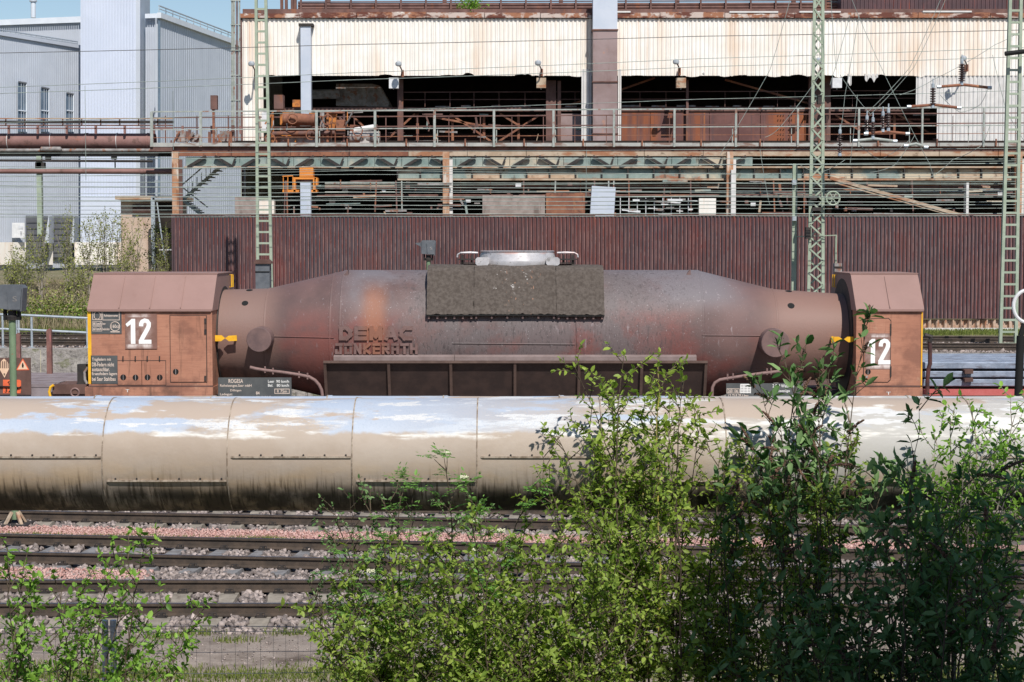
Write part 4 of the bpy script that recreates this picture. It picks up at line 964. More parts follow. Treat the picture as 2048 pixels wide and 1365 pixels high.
# ------------------------------------------------------------------ slab wagon (right, on the next track)
sw = thing('slab_wagon', 'red framed flat wagon behind the torpedo car carrying steel slabs', 'rail wagon', (13, 44.9, .2))
MB().box(6.9, 22, 43.0, 43.12, az(791, 43.05), az(779, 43.05)).build('side_sill', 'wagon_red', sw)
MB().box(6.9, 22, 43.3, 46.5, .55, az(777, 43.05)).build('frame', 'wagon_brown', sw)
for x in (8.3, 10.1, 18, 19.8):
    for s in (-.72, .72): 
        m = MB(); m.tube([(x, 44.9 + s - .06, .66), (x, 44.9 + s + .06, .66)], .46, 24); m.build('wheel', 'dark_steel', sw)
zl = [(az(773.5, 43.1), az(759, 43.1)), (az(755.5, 43.1), az(743, 43.1)), (az(738.5, 43.1), az(725, 43.1))]
for i, (a, b) in enumerate(zl):
    y = 43.1
    for j in range(4):
        x0 = 9.2 + rng.uniform(-.1, .1); x1 = 21.5 + rng.uniform(-.3, .3); w_ = .84
        m = MB(); c = .02; m.prismx([(y + c, a), (y + w_ - c, a), (y + w_, a + c), (y + w_, b - c), (y + w_ - c, b), (y + c, b), (y, b - c), (y, a + c)], x0, x1)
        o = m.build('steel_slab', 'slab_steel'); lay = ('bottom', 'middle', 'top')[i]
        tag(o, f'long blue grey steel slab in the {lay} layer on the red wagon', 'steel slab', f'steel slabs, {lay} layer'); y += .87
for i in range(2):
    z0_, z1_ = zl[i][1], zl[i + 1][0]; p = at(1935, 750, 43.1)
    for x in (p.x, p.x + 5):
        m = MB(); m.box(x - .11, x + .11, 43.0, 46.5, z0_ + .002, z1_ - .002); m.box(x - .1, x + .1, 42.95, 43.06, z0_ - .05, z1_ - .01)
        tag(m.build('spacer_beam', 'wagon_brown'), ('short dark spacer between the bottom and middle steel slabs', 'short dark spacer between the middle and top steel slabs')[i], 'spacer', 'slab spacers')
# stand pipe beside the right cab
hp_ = thing('stand_pipe', 'bent red and black stand pipe between the torpedo car and the slab wagon', 'pipe', (ax(1856, 42.8), 42.8, 0))
P = [at(1854, 800, 42.8), at(1855, 760, 42.8), at(1857, 738, 42.8), at(1860, 728, 42.8), at(1860, 700, 42.8), at(1859, 682, 42.8)]
P[0].z = 0
MB().tube(P, .05, 10).build('riser', 'hose', hp_, smooth=True)
m = MB(); p = at(1859, 676, 42.8); m.tube([p + Vector((-.12, 0, .06)), p + Vector((.04, 0, .02)), p + Vector((0, 0, -.1))], .06, 8); m.build('valve_head', 'dark_steel', hp_)
# ------------------------------------------------------------------ corrugated sheet
def corr(x0, x1, z0, z1, y, pitch, depth, phase=0.0, zb=None, rib=.5, top=None):
    """trapezoidal sheet facing the camera; zb(x) may give a torn lower edge"""
    xs = []; k = math.floor((x0 - phase) / pitch) - 1
    while phase + k * pitch < x1 + pitch:
        b = phase + k * pitch
        for u, d in ((0, 0), (pitch * (.5 - rib * .36), 0), (pitch * .5, 1), (pitch * (.5 + rib * .64), 1), (pitch * .98, 0)):
            xs.append((b + u, d))
        k += 1
    pts = []
    for x, d in xs:
        if x0 < x < x1: pts.append((x, d))
    pts = [(x0, 0)] + pts + [(x1, 0)]
    lo = [(x, y - d * depth, zb(x) if zb else z0) for x, d in pts]; hi = [(x, y - d * depth, z1) for x, d in pts]
    m = MB(); m.quadgrid([lo, hi])
    b = len(m.v); n = len(pts); m.v += [(x, y + .03, z) for x, _, z in lo] + [(x, y + .03, z) for x, _, z in hi]
    for i in range(n - 1): m.f.append((b + i + 1, b + i, b + n + i, b + n + i + 1))
    for i in range(n - 1): m.f.append((i, b + i, b + i + 1, i + 1)); m.f.append((n + i, n + i + 1, b + n + i + 1, b + n + i))
    return m

# ------------------------------------------------------------------ brown corrugated screen wall
YW = 67.0
bw = thing('corrugated_wall', 'tall dark brown corrugated metal screen wall behind the tracks', 'wall', (10, YW, ZY))
wz0, wz1 = az(638, YW), az(432, YW)
x = ax(345, YW); xe = 24.0; PT = .1405; i = 0
while x < xe:
    w = PT * 7; z1 = wz1 + rng.uniform(-.012, .012)
    sh = corr(x, x + w - .004, wz0, z1, YW + rng.uniform(0, .006), PT, .055, phase=x, rib=.62).build('sheet', ('wall_brown', 'wall_brown_grey', 'wall_brown', 'wall_brown_red', 'wall_brown')[(i * 7 // 29) % 5], bw)
    for j in range(7):      # rust-red rib flank
        xr = x + PT * (j + .07); m = MB(); m.box(xr - .011, xr + .011, YW - .012, YW - .002, wz0 + .01, z1 - .08); m.build('rib_edge', 'wall_rib', sh)
    x += w; i += 1
MB().box(ax(345, YW) - .02, xe, YW - .06, YW + .05, wz1 + .012, wz1 + .05).build('cap_rail', 'brown_steel', bw)
x = ax(345, YW)
while x < xe:
    corr(x, x + 1.2, ZY - .1, wz0 - .03, YW + .15, .3, .12, phase=x).build('sheet_pile', 'sheet_pile', bw); x += 1.205
MB().box(ax(345, YW), ax(345, YW) + .05, YW - .05, YW + 9, wz0, wz1).build('end_sheet', 'wall_brown', bw)
MB().box(ax(1850, 65.5), 24, 65.4, 65.5, ZY - .05, ZY + .09).build('kerb', 'facade_grey', kind='structure')

# ------------------------------------------------------------------ big open-fronted plant hall
YF = 85.0
fx = lambda p, py=150: at(p, py, YF).x
hall = thing('plant_hall', 'derelict steelworks hall with white corrugated front above dark openings', 'building', (10, YF, ZY))
zt, zb = az(38, YF), az(152, YF)
X0, X1 = fx(484), 32.0
def torn(seed):
    r = random.Random(seed)
    bites = [(r.uniform(X0, X1), r.uniform(.1, .4), r.uniform(.015, .075)) for _ in range(46)]
    def f(x):
        z = zb
        for c, w, h in bites:
            if abs(x - c) < w: z += h * (1 if int(c * 10) % 3 else -.9) * (1 - .5 * abs(x - c) / w)
        return z
    return f
tf = torn(3)
lowx = [(484, 548, 292)]
x = X0; PF = .2; k = 0
while x < X1:
    w = PF * 5
    left = x + w <= fx(549, 250)
    right = x > fx(1832)
    col = fx(1163) < x < fx(1180) or fx(1236) < x < fx(1243)
    if left:
        corr(x, x + w - .005, az(292, YF), zt, YF, PF, .045, phase=x).build('facade_sheet', 'facade', hall)
    else:
        f = (lambda q: zb) if right else tf
        corr(x, x + w - .005, zb, zt + rng.uniform(-.01, .01), YF - rng.uniform(0, .012), PF, .045, phase=x, zb=f).build('facade_sheet', 'facade', hall)
    x += w
x = fx(1832, 200)
while x < X1:
    w = PF * 5; z0_ = az(292, YF) if x > fx(1850, 250) else az(216, YF)
    corr(x, x + w - .005, z0_, zb - .004, YF + .02, PF, .045, phase=x).build('lower_sheet', 'facade_grey', hall); x += w
for a, b in ((1163, 1183), (1236, 1242.5)): corr(fx(a), fx(b), az(290, YF), zb + .3, YF - .06, PF, .04, phase=fx(a)).build('facade_strip', 'facade_grey', hall)
# hanging torn strips
for a, b, y1 in ((1695, 1703, 174), (1729, 1756, 166), (1400, 1410, 154)):
    corr(fx(a), fx(b), az(y1, YF), zb + .1, YF - .02, PF, .04, phase=fx(a) + .05, zb=lambda q, a=a, y1=y1: az(y1, YF) + .25 * abs(math.sin(q * 9 + a))).build('torn_strip', 'facade_grey', hall)
# parapet of separate lengths
x = X0 - .1
while x < X1:
    w = rng.uniform(2.2, 3.4); b = MB(); j = rng.uniform(-.04, .05)
    b.box(x, x + w - .03, YF - .16, YF + .3, zt + .03, az(27, YF) + j); o = b.build('parapet', 'parapet', hall)
    if rng.random() < .3: MB().box(x + .2, x + w - .5 - rng.random(), YF - .2, YF + .1, az(27, YF) + j + .002, az(25, YF) + j + .03).build('parapet_flashing', 'facade_grey', o)
    x += w
# shell: roof, back, floors, corner
MB().box(X0, X1 + 10, YF + .35, YF + 32, zt + .25, zt + .5).build('roof', 'brown_steel', hall)
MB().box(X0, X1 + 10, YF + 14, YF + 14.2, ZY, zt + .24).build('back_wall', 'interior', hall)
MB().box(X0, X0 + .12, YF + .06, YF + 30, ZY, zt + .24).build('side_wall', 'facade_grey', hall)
MB().box(X0 + .2, X1 + 10, 76.4, YF + 13.9, az(292, YF) - .9, az(292, YF) - .25).build('floor_slab', 'interior', hall)  # part in front of the hall added to keep the storey below in shade
MB().bar((X0 - .02, YF - .02, ZY), (X0 - .02, YF - .02, zt), .09).build('corner_angle', 'brown_steel', hall)
# upper interior: crane rail beam, plates, columns, bracing
def pbar(a, b, Y, w, m, nm, par=hall, h=None): return MB().bar(at(*a, Y), at(*b, Y), w, h).build(nm, m, par)
def pbox(x0, y0, x1, y1, Y, d, m, nm, par=hall): 
    a = at(x0, y1, Y); b = at(x1, y0, Y); return MB().box(a.x, b.x, Y, Y + d, a.z, b.z).build(nm, m, par)
YI = 86.2
pbox(548, 215, 1165, 223, YI, .5, 'brown_steel', 'crane_beam'); pbox(1243, 214, 1860, 223, YI, .5, 'brown_steel', 'crane_beam')
for i in range(14):
    a = 870 + i * 54 + rng.uniform(-10, 10); pbox(a, 211.5 + rng.uniform(-1, 1), a + rng.uniform(15, 40), 214.6, YI + .1, .2, 'machine_grey', 'debris')
x = 1243
while x < 1612:
    w = rng.choice((30, 44, 58)); pbox(x, 226, min(1615, x + w) - .6, 290, YI + .02 + rng.uniform(0, .02), .1, 'rust_plate', 'plate'); x += w
pbox(1112, 228, 1163, 290, YI, .1, 'duct_brown', 'plate')
hole_m = MB()
for i in range(6):
    for j in range(6):
        if i == 3: continue
        p = at(1556 + i * 5.4, 231 + j * 9.4, YI - .01); hole_m.disc(p, (0, -1, 0), .028, .01, 8)
hole_m.build('bolt_holes', 'black', hall)
for a, b, y0_, m_ in ((795, 806, 130, 'brown_steel'), (1092, 1112, 161, 'brown_steel'), (1115, 1122, 162, 'brown_steel'), (1372, 1377.5, 160, 'brown_steel'), (1617, 1662, 150, 'brown_steel')):
    pbox(a, y0_, b, 292, YI - .3, .28, m_, 'column')
for i, (a, b) in enumerate((((700, 228), (760, 284)), ((830, 228), (770, 284)), ((900, 228), (985, 285)), ((1080, 230), (995, 285)), ((850, 232), (1000, 258)), ((1000, 228), (1045, 256)), ((1670, 230), (1720, 262)), ((1790, 226), (1860, 268)), ((1450, 160), (1620, 208)), ((1242, 180), (1310, 156)), ((1130, 214), (1165, 202)))):
    pbar(a, b, YI + .3, .09, 'rust_steel', 'brace')
for a in (835, 905, 968, 1037, 1789): pbox(a - 2.5, 228, a + 2.5, 288, YI + .45, .1, 'rust_steel', 'hanger')
pbox(660, 268, 1090, 292, YI + 2.5, .1, 'interior_red', 'inner_wall'); pbox(1662, 228, 1860, 292, YI + 3, .1, 'interior_red', 'inner_wall')
for y_ in (185, 200):
    pbar((806, y_), (1160, y_ - 1), YI - .2, .035, 'brown_steel', 'inner_rail'); pbar((1243, y_ - 1), (1615, y_ - 2), YI - .2, .035, 'brown_steel', 'inner_rail'); pbar((1665, y_ - 3), (1830, y_ - 3), YI - .2, .035, 'brown_steel', 'inner_rail')
for a in (850, 900, 948, 998, 1050, 1150, 1280, 1332, 1450, 1500, 1555, 1590, 1705, 1760): pbox(a - .6, 184, a + .6, 214, YI - .2, .03, 'brown_steel', 'inner_post')
# hood inside the left opening
m = MB(); a = at(670, 170, 88); 
m.prism([(at(p_, q_, 88).x, at(p_, q_, 88).z) for p_, q_ in ((672, 212), (672, 168), (745, 168), (760, 172), (778, 205), (776, 214))], 88, 90.5); m.build('exhaust_hood', 'machine_grey', hall)
for r_, y_ in ((.2, 188), (.15, 193)): MB().tube([at(622, y_, 87.5), at(680, y_ - 1, 87.5)], r_, 10).build('inner_pipe', 'machine_grey', hall)
# column casing and duct on the front
pbox(602, 50, 621, 228, YF - .55, .45, 'duct_blue', 'light_column'); pbox(597, 47, 626, 52, YF - .62, .6, 'dark_steel', 'column_cap')
dc = thing('exhaust_duct', 'tall square duct of brown and blue-grey panels on the hall front', 'duct', (fx(1210), YF - 1, az(290, YF)))
for y0_, y1_, m_ in ((-30, 59, 'duct_blue'), (61, 163, 'duct_brown'), (165, 267, 'duct_brown'), (269, 292, 'duct_brown')):
    pbox(1186, y0_, 1235, y1_, YF - .95, .85, m_, 'duct_panel', dc); pbox(1184.5, y1_ - .5, 1236.5, y1_ + 2.2, YF - 1.0, .9, 'brown_steel', 'flange', dc)
# roof pipes behind the parapet
rp = thing('roof_pipe_rack', 'rack of dark brown pipes running along the hall roof', 'pipe rack', (fx(1100), YF + 4, zt + .5))
YR = YF + 3
for y_, r_ in ((23.0, .075), (17.0, .07), (11, .07), (4.5, .03)): MB().tube([at(596, y_, YR), at(1690, y_ - 3, YR)], r_, 10).build('pipe', 'brown_steel', rp, smooth=True)
for i in range(22): pbox(600 + i * 50, -2, 603.5 + i * 50, 27, YR - .2, .1, 'brown_steel', 'upright', rp)
for i in range(5): pbox(652 + i * 233, -14, 660 + i * 233, 24, YR + .4, .3, 'brown_steel', 'stanchion', rp)
for a in (563, 572, 584, 590): pbox(a - 2.5, -40, a + 2.5, 28, YR, .2, 'brown_steel', 'stanchion', rp)
pbox(596, 6, 1690, 30, YR + .8, .2, 'interior_red', 'back_screen', rp)
rb = thing('roof_block', 'dark brown corrugated penthouse on the hall roof', 'building', (fx(1860), YF + 2, zt + .5))
corr(at(1682, 0, YF + 2).x, 33, zt + .5, zt + 5, YF + 2, .2, .04).build('cladding', 'wall_brown', rb)
MB().box(at(1682, 0, YF + 2).x, 33, YF + 2.05, YF + 10, zt + .5, zt + 5).build('shell', 'wall_brown', rb)
# roof shrub
def blob_leaves(name, c, rx, rz, n, size, m, parent, ry=None):
    q = npr.normal(size=(n, 3)) * (rx * .5, (ry or rx) * .5, rz * .5) + np.array(c)
    return leaf_mesh(name, q, rand_rot(n)[:, :, 0], size, m, parent)
# leaves (shared helper)
LT = np.array([(0, 0, 0), (.32, .5, .05), (.32, -.5, .05), (.72, .40, .02), (.72, -.40, .02), (1, 0, -.14), (.32, 0, -.03), (.72, 0, -.07)], float)
LF = np.array([(0, 6, 1, 1), (0, 2, 6, 6), (1, 6, 7, 3), (6, 2, 4, 7), (3, 7, 5, 5), (7, 4, 5, 5)])
LF3 = np.array([(0, 6, 1), (0, 2, 6), (1, 6, 7), (1, 7, 3), (6, 2, 4), (6, 4, 7), (3, 7, 5), (7, 4, 5)])
def leaf_frames(d, up=None, roll=.5):
    n = len(d); d = d / np.linalg.norm(d, axis=1, keepdims=True)
    u = np.tile(np.array([(0, 0, 1.)]), (n, 1)) + npr.normal(0, roll, (n, 3))
    s = np.cross(u, d); s /= np.linalg.norm(s, axis=1, keepdims=True) + 1e-9
    return d, s, np.cross(d, s)
def leaf_mesh(name, pos, d, size, m, parent, ratio=.5, kind='stuff', roll=.5, origin=(0, 0, 0)):
    n = len(pos); d, s, u = leaf_frames(np.asarray(d, float), roll=roll)
    sz = size if np.ndim(size) else npr.uniform(size * .7, size * 1.25, n)
    L = LT[None] * np.stack([sz, sz * ratio, sz], 1)[:, None, :]
    V = pos[:, None, :] + L[..., 0:1] * d[:, None, :] + L[..., 1:2] * s[:, None, :] + L[..., 2:3] * u[:, None, :]
    F = (LF3[None] + (np.arange(n) * 8)[:, None, None]).reshape(-1, 3)
    a = np.repeat(np.clip(npr.normal(.5, .26, n), 0, 1), len(LF3))
    og = W[parent] if parent is not None else Vector(origin)
    return link(name, np_mesh(name, V.reshape(-1, 3) - np.array(og), F, m, a), og, parent, kind)
c = at(942, 14, YF + .8); rs = thing('roof_shrub', 'small green shrub sprouting on the hall roof edge', 'shrub', (c.x, c.y, zt + .5))
blob_leaves('foliage', (c.x, c.y, c.z + .1), .55, .4, 420, .13, 'leaf_green', rs)
MB().tube([(c.x, c.y, zt + .5), c], .03, 5).build('stem', 'bark', rs)

# wall lamps
for px, py, box in ((503, 128, None), (797, 128, 787), (1076, 126, 1082), (1352, 124, 1362), (1637, 121, 1674), (1927, 117, None)):
    Y = YF - 1.3; p = at(px, py, Y)
    l = thing('wall_lamp', {503: 'round lamp on the left end of the white facade', 797: 'round lamp above the white junction box on the facade', 1076: 'round lamp left of the tall duct above a rusty box', 1352: 'round lamp right of the tall duct above a rusty box', 1637: 'round lamp behind the lattice mast on the facade', 1927: 'round lamp on the plain right part of the facade'}[px], 'lamp', (p.x, Y, p.z - .3), 'facade lamps')
    m = MB(); m.lathez([(p.z - .12, .05), (p.z - .09, .13), (p.z, .155), (p.z + .08, .13), (p.z + .13, .05)], p.x, Y, 14); m.build('globe', 'glass_lamp', l, smooth=True)
    m = MB(); m.tube([p + Vector((.06, 0, -.1)), at(px + 7, py + 14, Y + .3), at(px + 6, py + 26, YF - .1)], .035, 6); m.build('arm', 'brown_steel', l)
    pbox(px + 5, py + 12, px + 10, py + 26, YF - .5, .4, 'rust_steel', 'bracket', l)
    if box:
        b = pbox(box - 9, 156, box + 10, 176 if px != 797 else 177, YF - .6, .4, 'white_paint' if px in (797, 1637) else 'tan_rust', 'junction_box', l)
        pbox(box - 1, 176, box + 1, 179, YF - .5, .1, 'white_paint', 'plug', b)

# ------------------------------------------------------------------ walkway along the hall with truss below
YP = 73.0
wk = thing('walkway', 'long rusty steel walkway with railings in front of the hall', 'walkway', (8, YP, az(432, YP)))
def wbox(x0, y0, x1, y1, d, m, nm, Y=YP, par=wk): return pbox(x0, y0, x1, y1, Y, d, m, nm, par)
XR = 2120
seg = list(range(345, XR, 118))
for a in seg:
    wbox(a, 303.5, a + 117, 312.5, .25, 'tan_rust' if a > 800 else 'rust_steel', 'edge_beam'); wbox(a, 293.5, a + 117.3, 303, .4, 'brown_steel', 'web_plate', YP + .12); wbox(a, 286, a + 117, 293, .1, 'deck_edge', 'toe_board', YP - .02)
MB().box(at(300, 290, YP).x, at(XR, 290, YP).x, YP, 76.3, az(294, YP), az(291.5, YP)).build('deck', 'rust_steel', wk)
wbox(300, 286, 345, 294, .1, 'deck_edge', 'toe_board', YP - .02); wbox(300, 294, 345, 303, .3, 'brown_steel', 'web_plate')
top = lambda x: 224 - 9 * (x - 300) / 1750
for x in (303, 401, 515, 633, 750, 869, 988, 1107, 1228, 1349, 1472, 1596, 1718, 1845, 1968): 
    wbox(x - 2.3, top(x), x + 2.3, 294, .1, 'rail_grey', 'rail_post', YP - .08)
for (dy, w_, m_) in ((0, .05, 'rail_grey'), (36, .04, 'rail_grey'), (52, .025, 'rust_steel')):
    for i in range(12):
        a = 303 + i * 152; b = min(a + 152, XR); pbar((a, top(a) + dy), (b, top(b) + dy), YP - .03, w_, m_, 'hand_rail', wk)
for i in range(15):
    x = 345 + i * 118 + 58; wbox(x - .9, top(x) + 36, x + .9, 290, .04, 'rail_grey', 'stay'); wbox(x + 54, 278, x + 57, 292, .06, 'rust_steel', 'stub_post', YP - .1)
# inner hand rail at the back of the deck
for y_ in (232, 252): pbar((303, y_ + 4), (XR, y_ - 6), 76.2, .045, 'brown_steel', 'back_rail', wk)
for i in range(28): pbox(330 + i * 63, 232, 331.6 + i * 63, 290, 76.2, .05, 'brown_steel', 'back_post', wk)
# truss with teal panels
yT0, yT1, yT2, yT3, yT4 = 313, 332.5, 338, 357, 361
x = 372; k = 0
while x < 1490:
    w = 54; wbox(x, yT0 + 1, x + w - 1, yT1, .04, 'teal', 'truss_panel', YP + .05)
    pbar((x + (4 if k % 2 else 40), yT0), (x + (40 if k % 2 else 4), yT1 + 2), YP - .1, .11, 'dark_steel', 'diagonal', wk); 
    if k % 2: pbar((x + 46, yT0), (x + 38, yT1 + 2), YP - .13, .07, 'dark_steel', 'diagonal', wk)
    x += w; k += 1
wbox(368, yT1 + .5, XR, yT2 - 1.5, .3, 'tan_rust', 'lower_chord', YP - .1)
cg = thing('crane_girder', 'pale green and rusty crane girder with stiffeners below the walkway', 'girder', (8, YP + 1, az(361, YP)))
x = 795; k = 0
while x < XR:
    w = rng.choice((46, 52, 57)); wbox(x, yT2 + 1, x + w - .6, yT3 - 9.5, .05, 'teal' if k % 7 else 'tan_rust', 'upper_plate', YP + .12, cg); wbox(x, yT3 - 9, x + w - .6, yT3, .05, 'teal' if rng.random() < .6 else 'tan_rust', 'web_plate', YP + .02, cg)
    wbox(x - 1.2, yT2, x + 1.2, yT3, .25, 'dark_steel', 'stiffener', YP - .1, cg); x += w; k += 1
wbox(795, yT3 + .5, XR, yT4, .5, 'tan_rust', 'bottom_flange', YP - .15, cg)
for y_, r_, m_ in ((367, .05, 'rail_grey'), (372, .03, 'tan_rust'), (376, .07, 'brown_steel'), (385, .03, 'rail_grey'), (392, .05, 'brown_steel')):
    MB().tube([at(650, y_, YP + .3), at(XR, y_ - 1, YP + .3)], r_, 8).build('service_pipe', m_, cg)
for i in range(24): wbox(680 + i * 60, 360, 682 + i * 60, 378 + (i % 3) * 5, .06, 'rust_steel', 'pipe_hanger', YP + .2, cg)
for a, m_ in ((355, 'rust_column'), (893, 'rust_column'), (1457, 'rust_column'), (2031, 'rust_column')):
    p = at(a, 400, YP); MB().box(p.x - .13, p.x + .13, YP - .45, YP - .2, ZY, az(305, YP)).build('column', m_, wk); MB().box(p.x + .131, p.x + .16 + .1, YP - .3, YP - .24, ZY, az(320, YP)).build('column_flange', 'facade_grey' if a > 800 else 'brown_steel', wk)
# lower level: columns, tank, panels in the gloom behind
YL = 75.5; YQ = 72.3
low = [(601, 365, 621, 432, 'duct_blue', 'light_column'), (965, 391, 1090, 432, 'block_wall', 'block_wall'), (1092, 386, 1170, 432, 'rust_steel', 'machine_plate'), (1398, 397, 1432, 432, 'facade', 'tank_wall'), (1462, 340, 1471, 432, 'facade_grey', 'column'), (1580, 380, 1592, 432, 'brown_steel', 'column'), (1655, 405, 1663, 432, 'brown_steel', 'column'), (1932, 366, 1938, 430, 'facade_grey', 'column'), (515, 400, 548, 432, 'facade', 'white_panel'), (470, 395, 512, 432, 'block_wall', 'block_wall')]
for (a, y0_, b, y1_, m_, nm) in low: pbox(a, y0_, b, y1_ + 8, YQ if nm in ('light_column', 'tank_wall', 'white_panel', 'block_wall', 'machine_plate') or m_ == 'facade_grey' else YL, .4, m_, nm, hall)
MB().bar(at(1207, 374, 72.2), at(1203, 440, 72.2), .95, .5).build('hanging_duct', 'duct_blue', hall)
for i in range(9): pbox(1240 + i * 17, 396, 1241.5 + i * 17, 432, YQ, .1, 'white_paint', 'rack_post', hall)
for i in range(26):
    a = 1240 + rng.random() * 140; y_ = 397 + rng.random() * 33; pbar((a, y_), (a + rng.uniform(8, 34), y_ + rng.uniform(-2, 2)), YQ - .1, rng.uniform(.03, .09), rng.choice(('white_paint', 'machine_grey', 'facade_grey', 'black')), 'rack_pipe', hall)
pbar((1660, 356), (1925, 432), 72.2, .13, 'tan_rust', 'conveyor_beam', hall); pbar((1670, 366), (1915, 434), 72.2, .06, 'tan_rust', 'conveyor_beam', hall)
for i in range(110):      # pipes, struts and brackets crowding the lower storey and the bays
    lowr = i < 70; a = rng.uniform(545, 2030); y_ = rng.uniform(362, 428) if lowr else rng.uniform(226, 284)
    if not lowr and 1165 < a < 1620: a = rng.uniform(700, 1080)
    Yc = (YQ + rng.uniform(0, .6)) if lowr else YI + rng.uniform(-.2, .4); horiz = rng.random() < .55
    b_ = (a + rng.uniform(15, 70), y_ + rng.uniform(-2, 2)) if horiz else (a + rng.uniform(-6, 6), min(430, y_ + rng.uniform(8, 30)) if lowr else min(288, y_ + rng.uniform(8, 30)))
    pbar((a, y_), b_, Yc, rng.uniform(.03, .10), rng.choice(('rust_steel', 'brown_steel', 'brown_steel', 'machine_grey', 'teal', 'tan_rust')), 'pipe_length')
# small clutter on the lower pipes
for i in range(60):
    a = rng.choice((rng.uniform(560, 880), rng.uniform(900, 1240), rng.uniform(1450, 2040))); y_ = rng.uniform(360, 428); w_ = rng.uniform(2, 12); h_ = rng.uniform(2, 9)
    pbox(a, y_, a + w_, y_ + h_, YQ + rng.uniform(0, 1.2), .12, rng.choice(('machine_grey', 'rust_steel', 'brown_steel', 'white_paint', 'brown_steel', 'dark_steel')), 'fitting', hall)
for i in range(16):
    a = rng.uniform(560, 2000); pbar((a, 362), (a + rng.uniform(-3, 3), 432), YQ + .3, .05, rng.choice(('rust_steel', 'brown_steel', 'rail_grey')), 'pipe_drop', hall)

# ------------------------------------------------------------------ valve machinery on the walkway
vm = thing('valve_machinery', 'cluster of orange and rusty valves, motors and pipework on the walkway', 'machinery', (at(640, 290, 74).x, 74, az(292, 74)))
def vb(x0, y0, x1, y1, m, nm, Y=74, d=.5): return pbox(x0, y0, x1, y1, Y, d, m, nm, vm)
for (a, b, c_, d_, m_) in ((560, 225, 590, 250, 'machine_orange'), (592, 232, 618, 255, 'rust_steel'), (618, 226, 632, 252, 'machine_orange'), (655, 222, 672, 258, 'machine_orange'), (548, 190, 566, 218, 'brown_steel'), (585, 200, 600, 214, 'machine_orange'), (560, 256, 640, 262, 'rust_steel'), (563, 266, 582, 272, 'orange_paint'), (530, 275, 662, 286, 'machine_grey'), (524, 225, 533, 262, 'white_paint'), (640, 222, 648, 262, 'machine_grey'), (600, 247, 622, 253, 'facade_grey'), (700, 250, 712, 285, 'rust_steel'), (672, 240, 690, 262, 'rust_steel')):
    vb(a, b, c_, d_, m_, 'housing', 74 + rng.uniform(-.3, .3), rng.uniform(.3, .6))
for (a, b, c_, d_, r_, m_) in ((566, 238, 630, 240, .24, 'rust_steel'), (700, 275, 760, 276, .26, 'machine_grey'), (545, 268, 690, 266, .1, 'brown_steel'), (655, 285, 655, 225, .06, 'rust_steel'), (688, 285, 688, 228, .05, 'brown_steel'), (545, 285, 545, 230, .06, 'machine_orange'), (640, 225, 690, 226, .05, 'rust_steel'), (708, 262, 748, 255, .12, 'facade_grey')):
    MB().tube([at(a, b, 73.9), at(c_, d_, 73.9)], r_, 12).build('pipe', m_, vm, smooth=True)
for i in range(34):
    a = rng.uniform(530, 760); y_ = rng.uniform(222, 284); MB().bar(at(a, y_, 73.8 + rng.uniform(-.3, .3)), at(a + rng.choice((0, 0, rng.uniform(-20, 20))), y_ + rng.choice((rng.uniform(10, 34), 2)), 73.8), rng.uniform(.03, .07)).build('pipe_run', rng.choice(('rust_steel', 'brown_steel', 'machine_orange', 'machine_grey')), vm)
for a, y_ in ((585, 238), (655, 240), (622, 270), (715, 262), (540, 278)):
    p = at(a, y_, 73.5); MB().tube([(p.x + .2 * math.cos(q * math.pi / 8), 73.5, p.z + .2 * math.sin(q * math.pi / 8)) for q in range(17)], .025, 5).build('hand_wheel', 'rust_steel', vm)
p = at(730, 272, 73.6); m = MB(); m.lathez([(p.z - .35, .5), (p.z - .1, .55), (p.z + .1, .42), (p.z + .3, .1)], p.x, 74.2, 16); m.build('dome_cover', 'facade_grey', vm, smooth=True)
oc = thing('orange_hoist', 'orange hoist platform hanging below the walkway', 'hoist', (at(606, 385, 72.6).x, 72.6, az(386, 72.6)))
for (a, b, c_, d_) in ((599, 335, 626, 354), (586, 355, 632, 359), (587, 359, 591, 384), (626, 359, 631, 384), (565, 380, 634, 385), (629, 356, 635, 372)): pbox(a, b, c_, d_, 72.6, .5, 'orange_paint', 'frame', oc)
for a in (566, 575, 585): pbox(a, 352, a + 1.2, 380, 72.6, .05, 'orange_paint', 'guard_post', oc)
pbar((565, 353), (586, 352), 72.6, .04, 'orange_paint', 'guard_rail', oc)
# left part of the walkway: apparatus on it
ap = thing('relay_cabinet', 'rusty cabinet on a post standing on the left end of the walkway', 'cabinet', (at(428, 286, 74).x, 74, az(286, 74)))
pbox(421, 191, 434, 219, 74, .3, 'brown_steel', 'box', ap); pbox(425, 219, 429, 286, 74.1, .1, 'rust_steel', 'post', ap)
for i in range(16):
    a = rng.uniform(335, 480); y_ = rng.uniform(248, 284); MB().bar(at(a, y_, 74.5), at(a + rng.choice((0, rng.uniform(-16, 16))), y_ + rng.uniform(6, 30), 74.5), rng.uniform(.05, .12)).build('strut', rng.choice(('brown_steel', 'machine_grey', 'rust_steel')), ap)
for (a, b, c_, d_) in ((352, 262, 372, 284), (440, 262, 468, 283), (380, 270, 400, 284)): pbox(a, b, c_, d_, 74.6, .4, 'machine_grey', 'casing', ap)
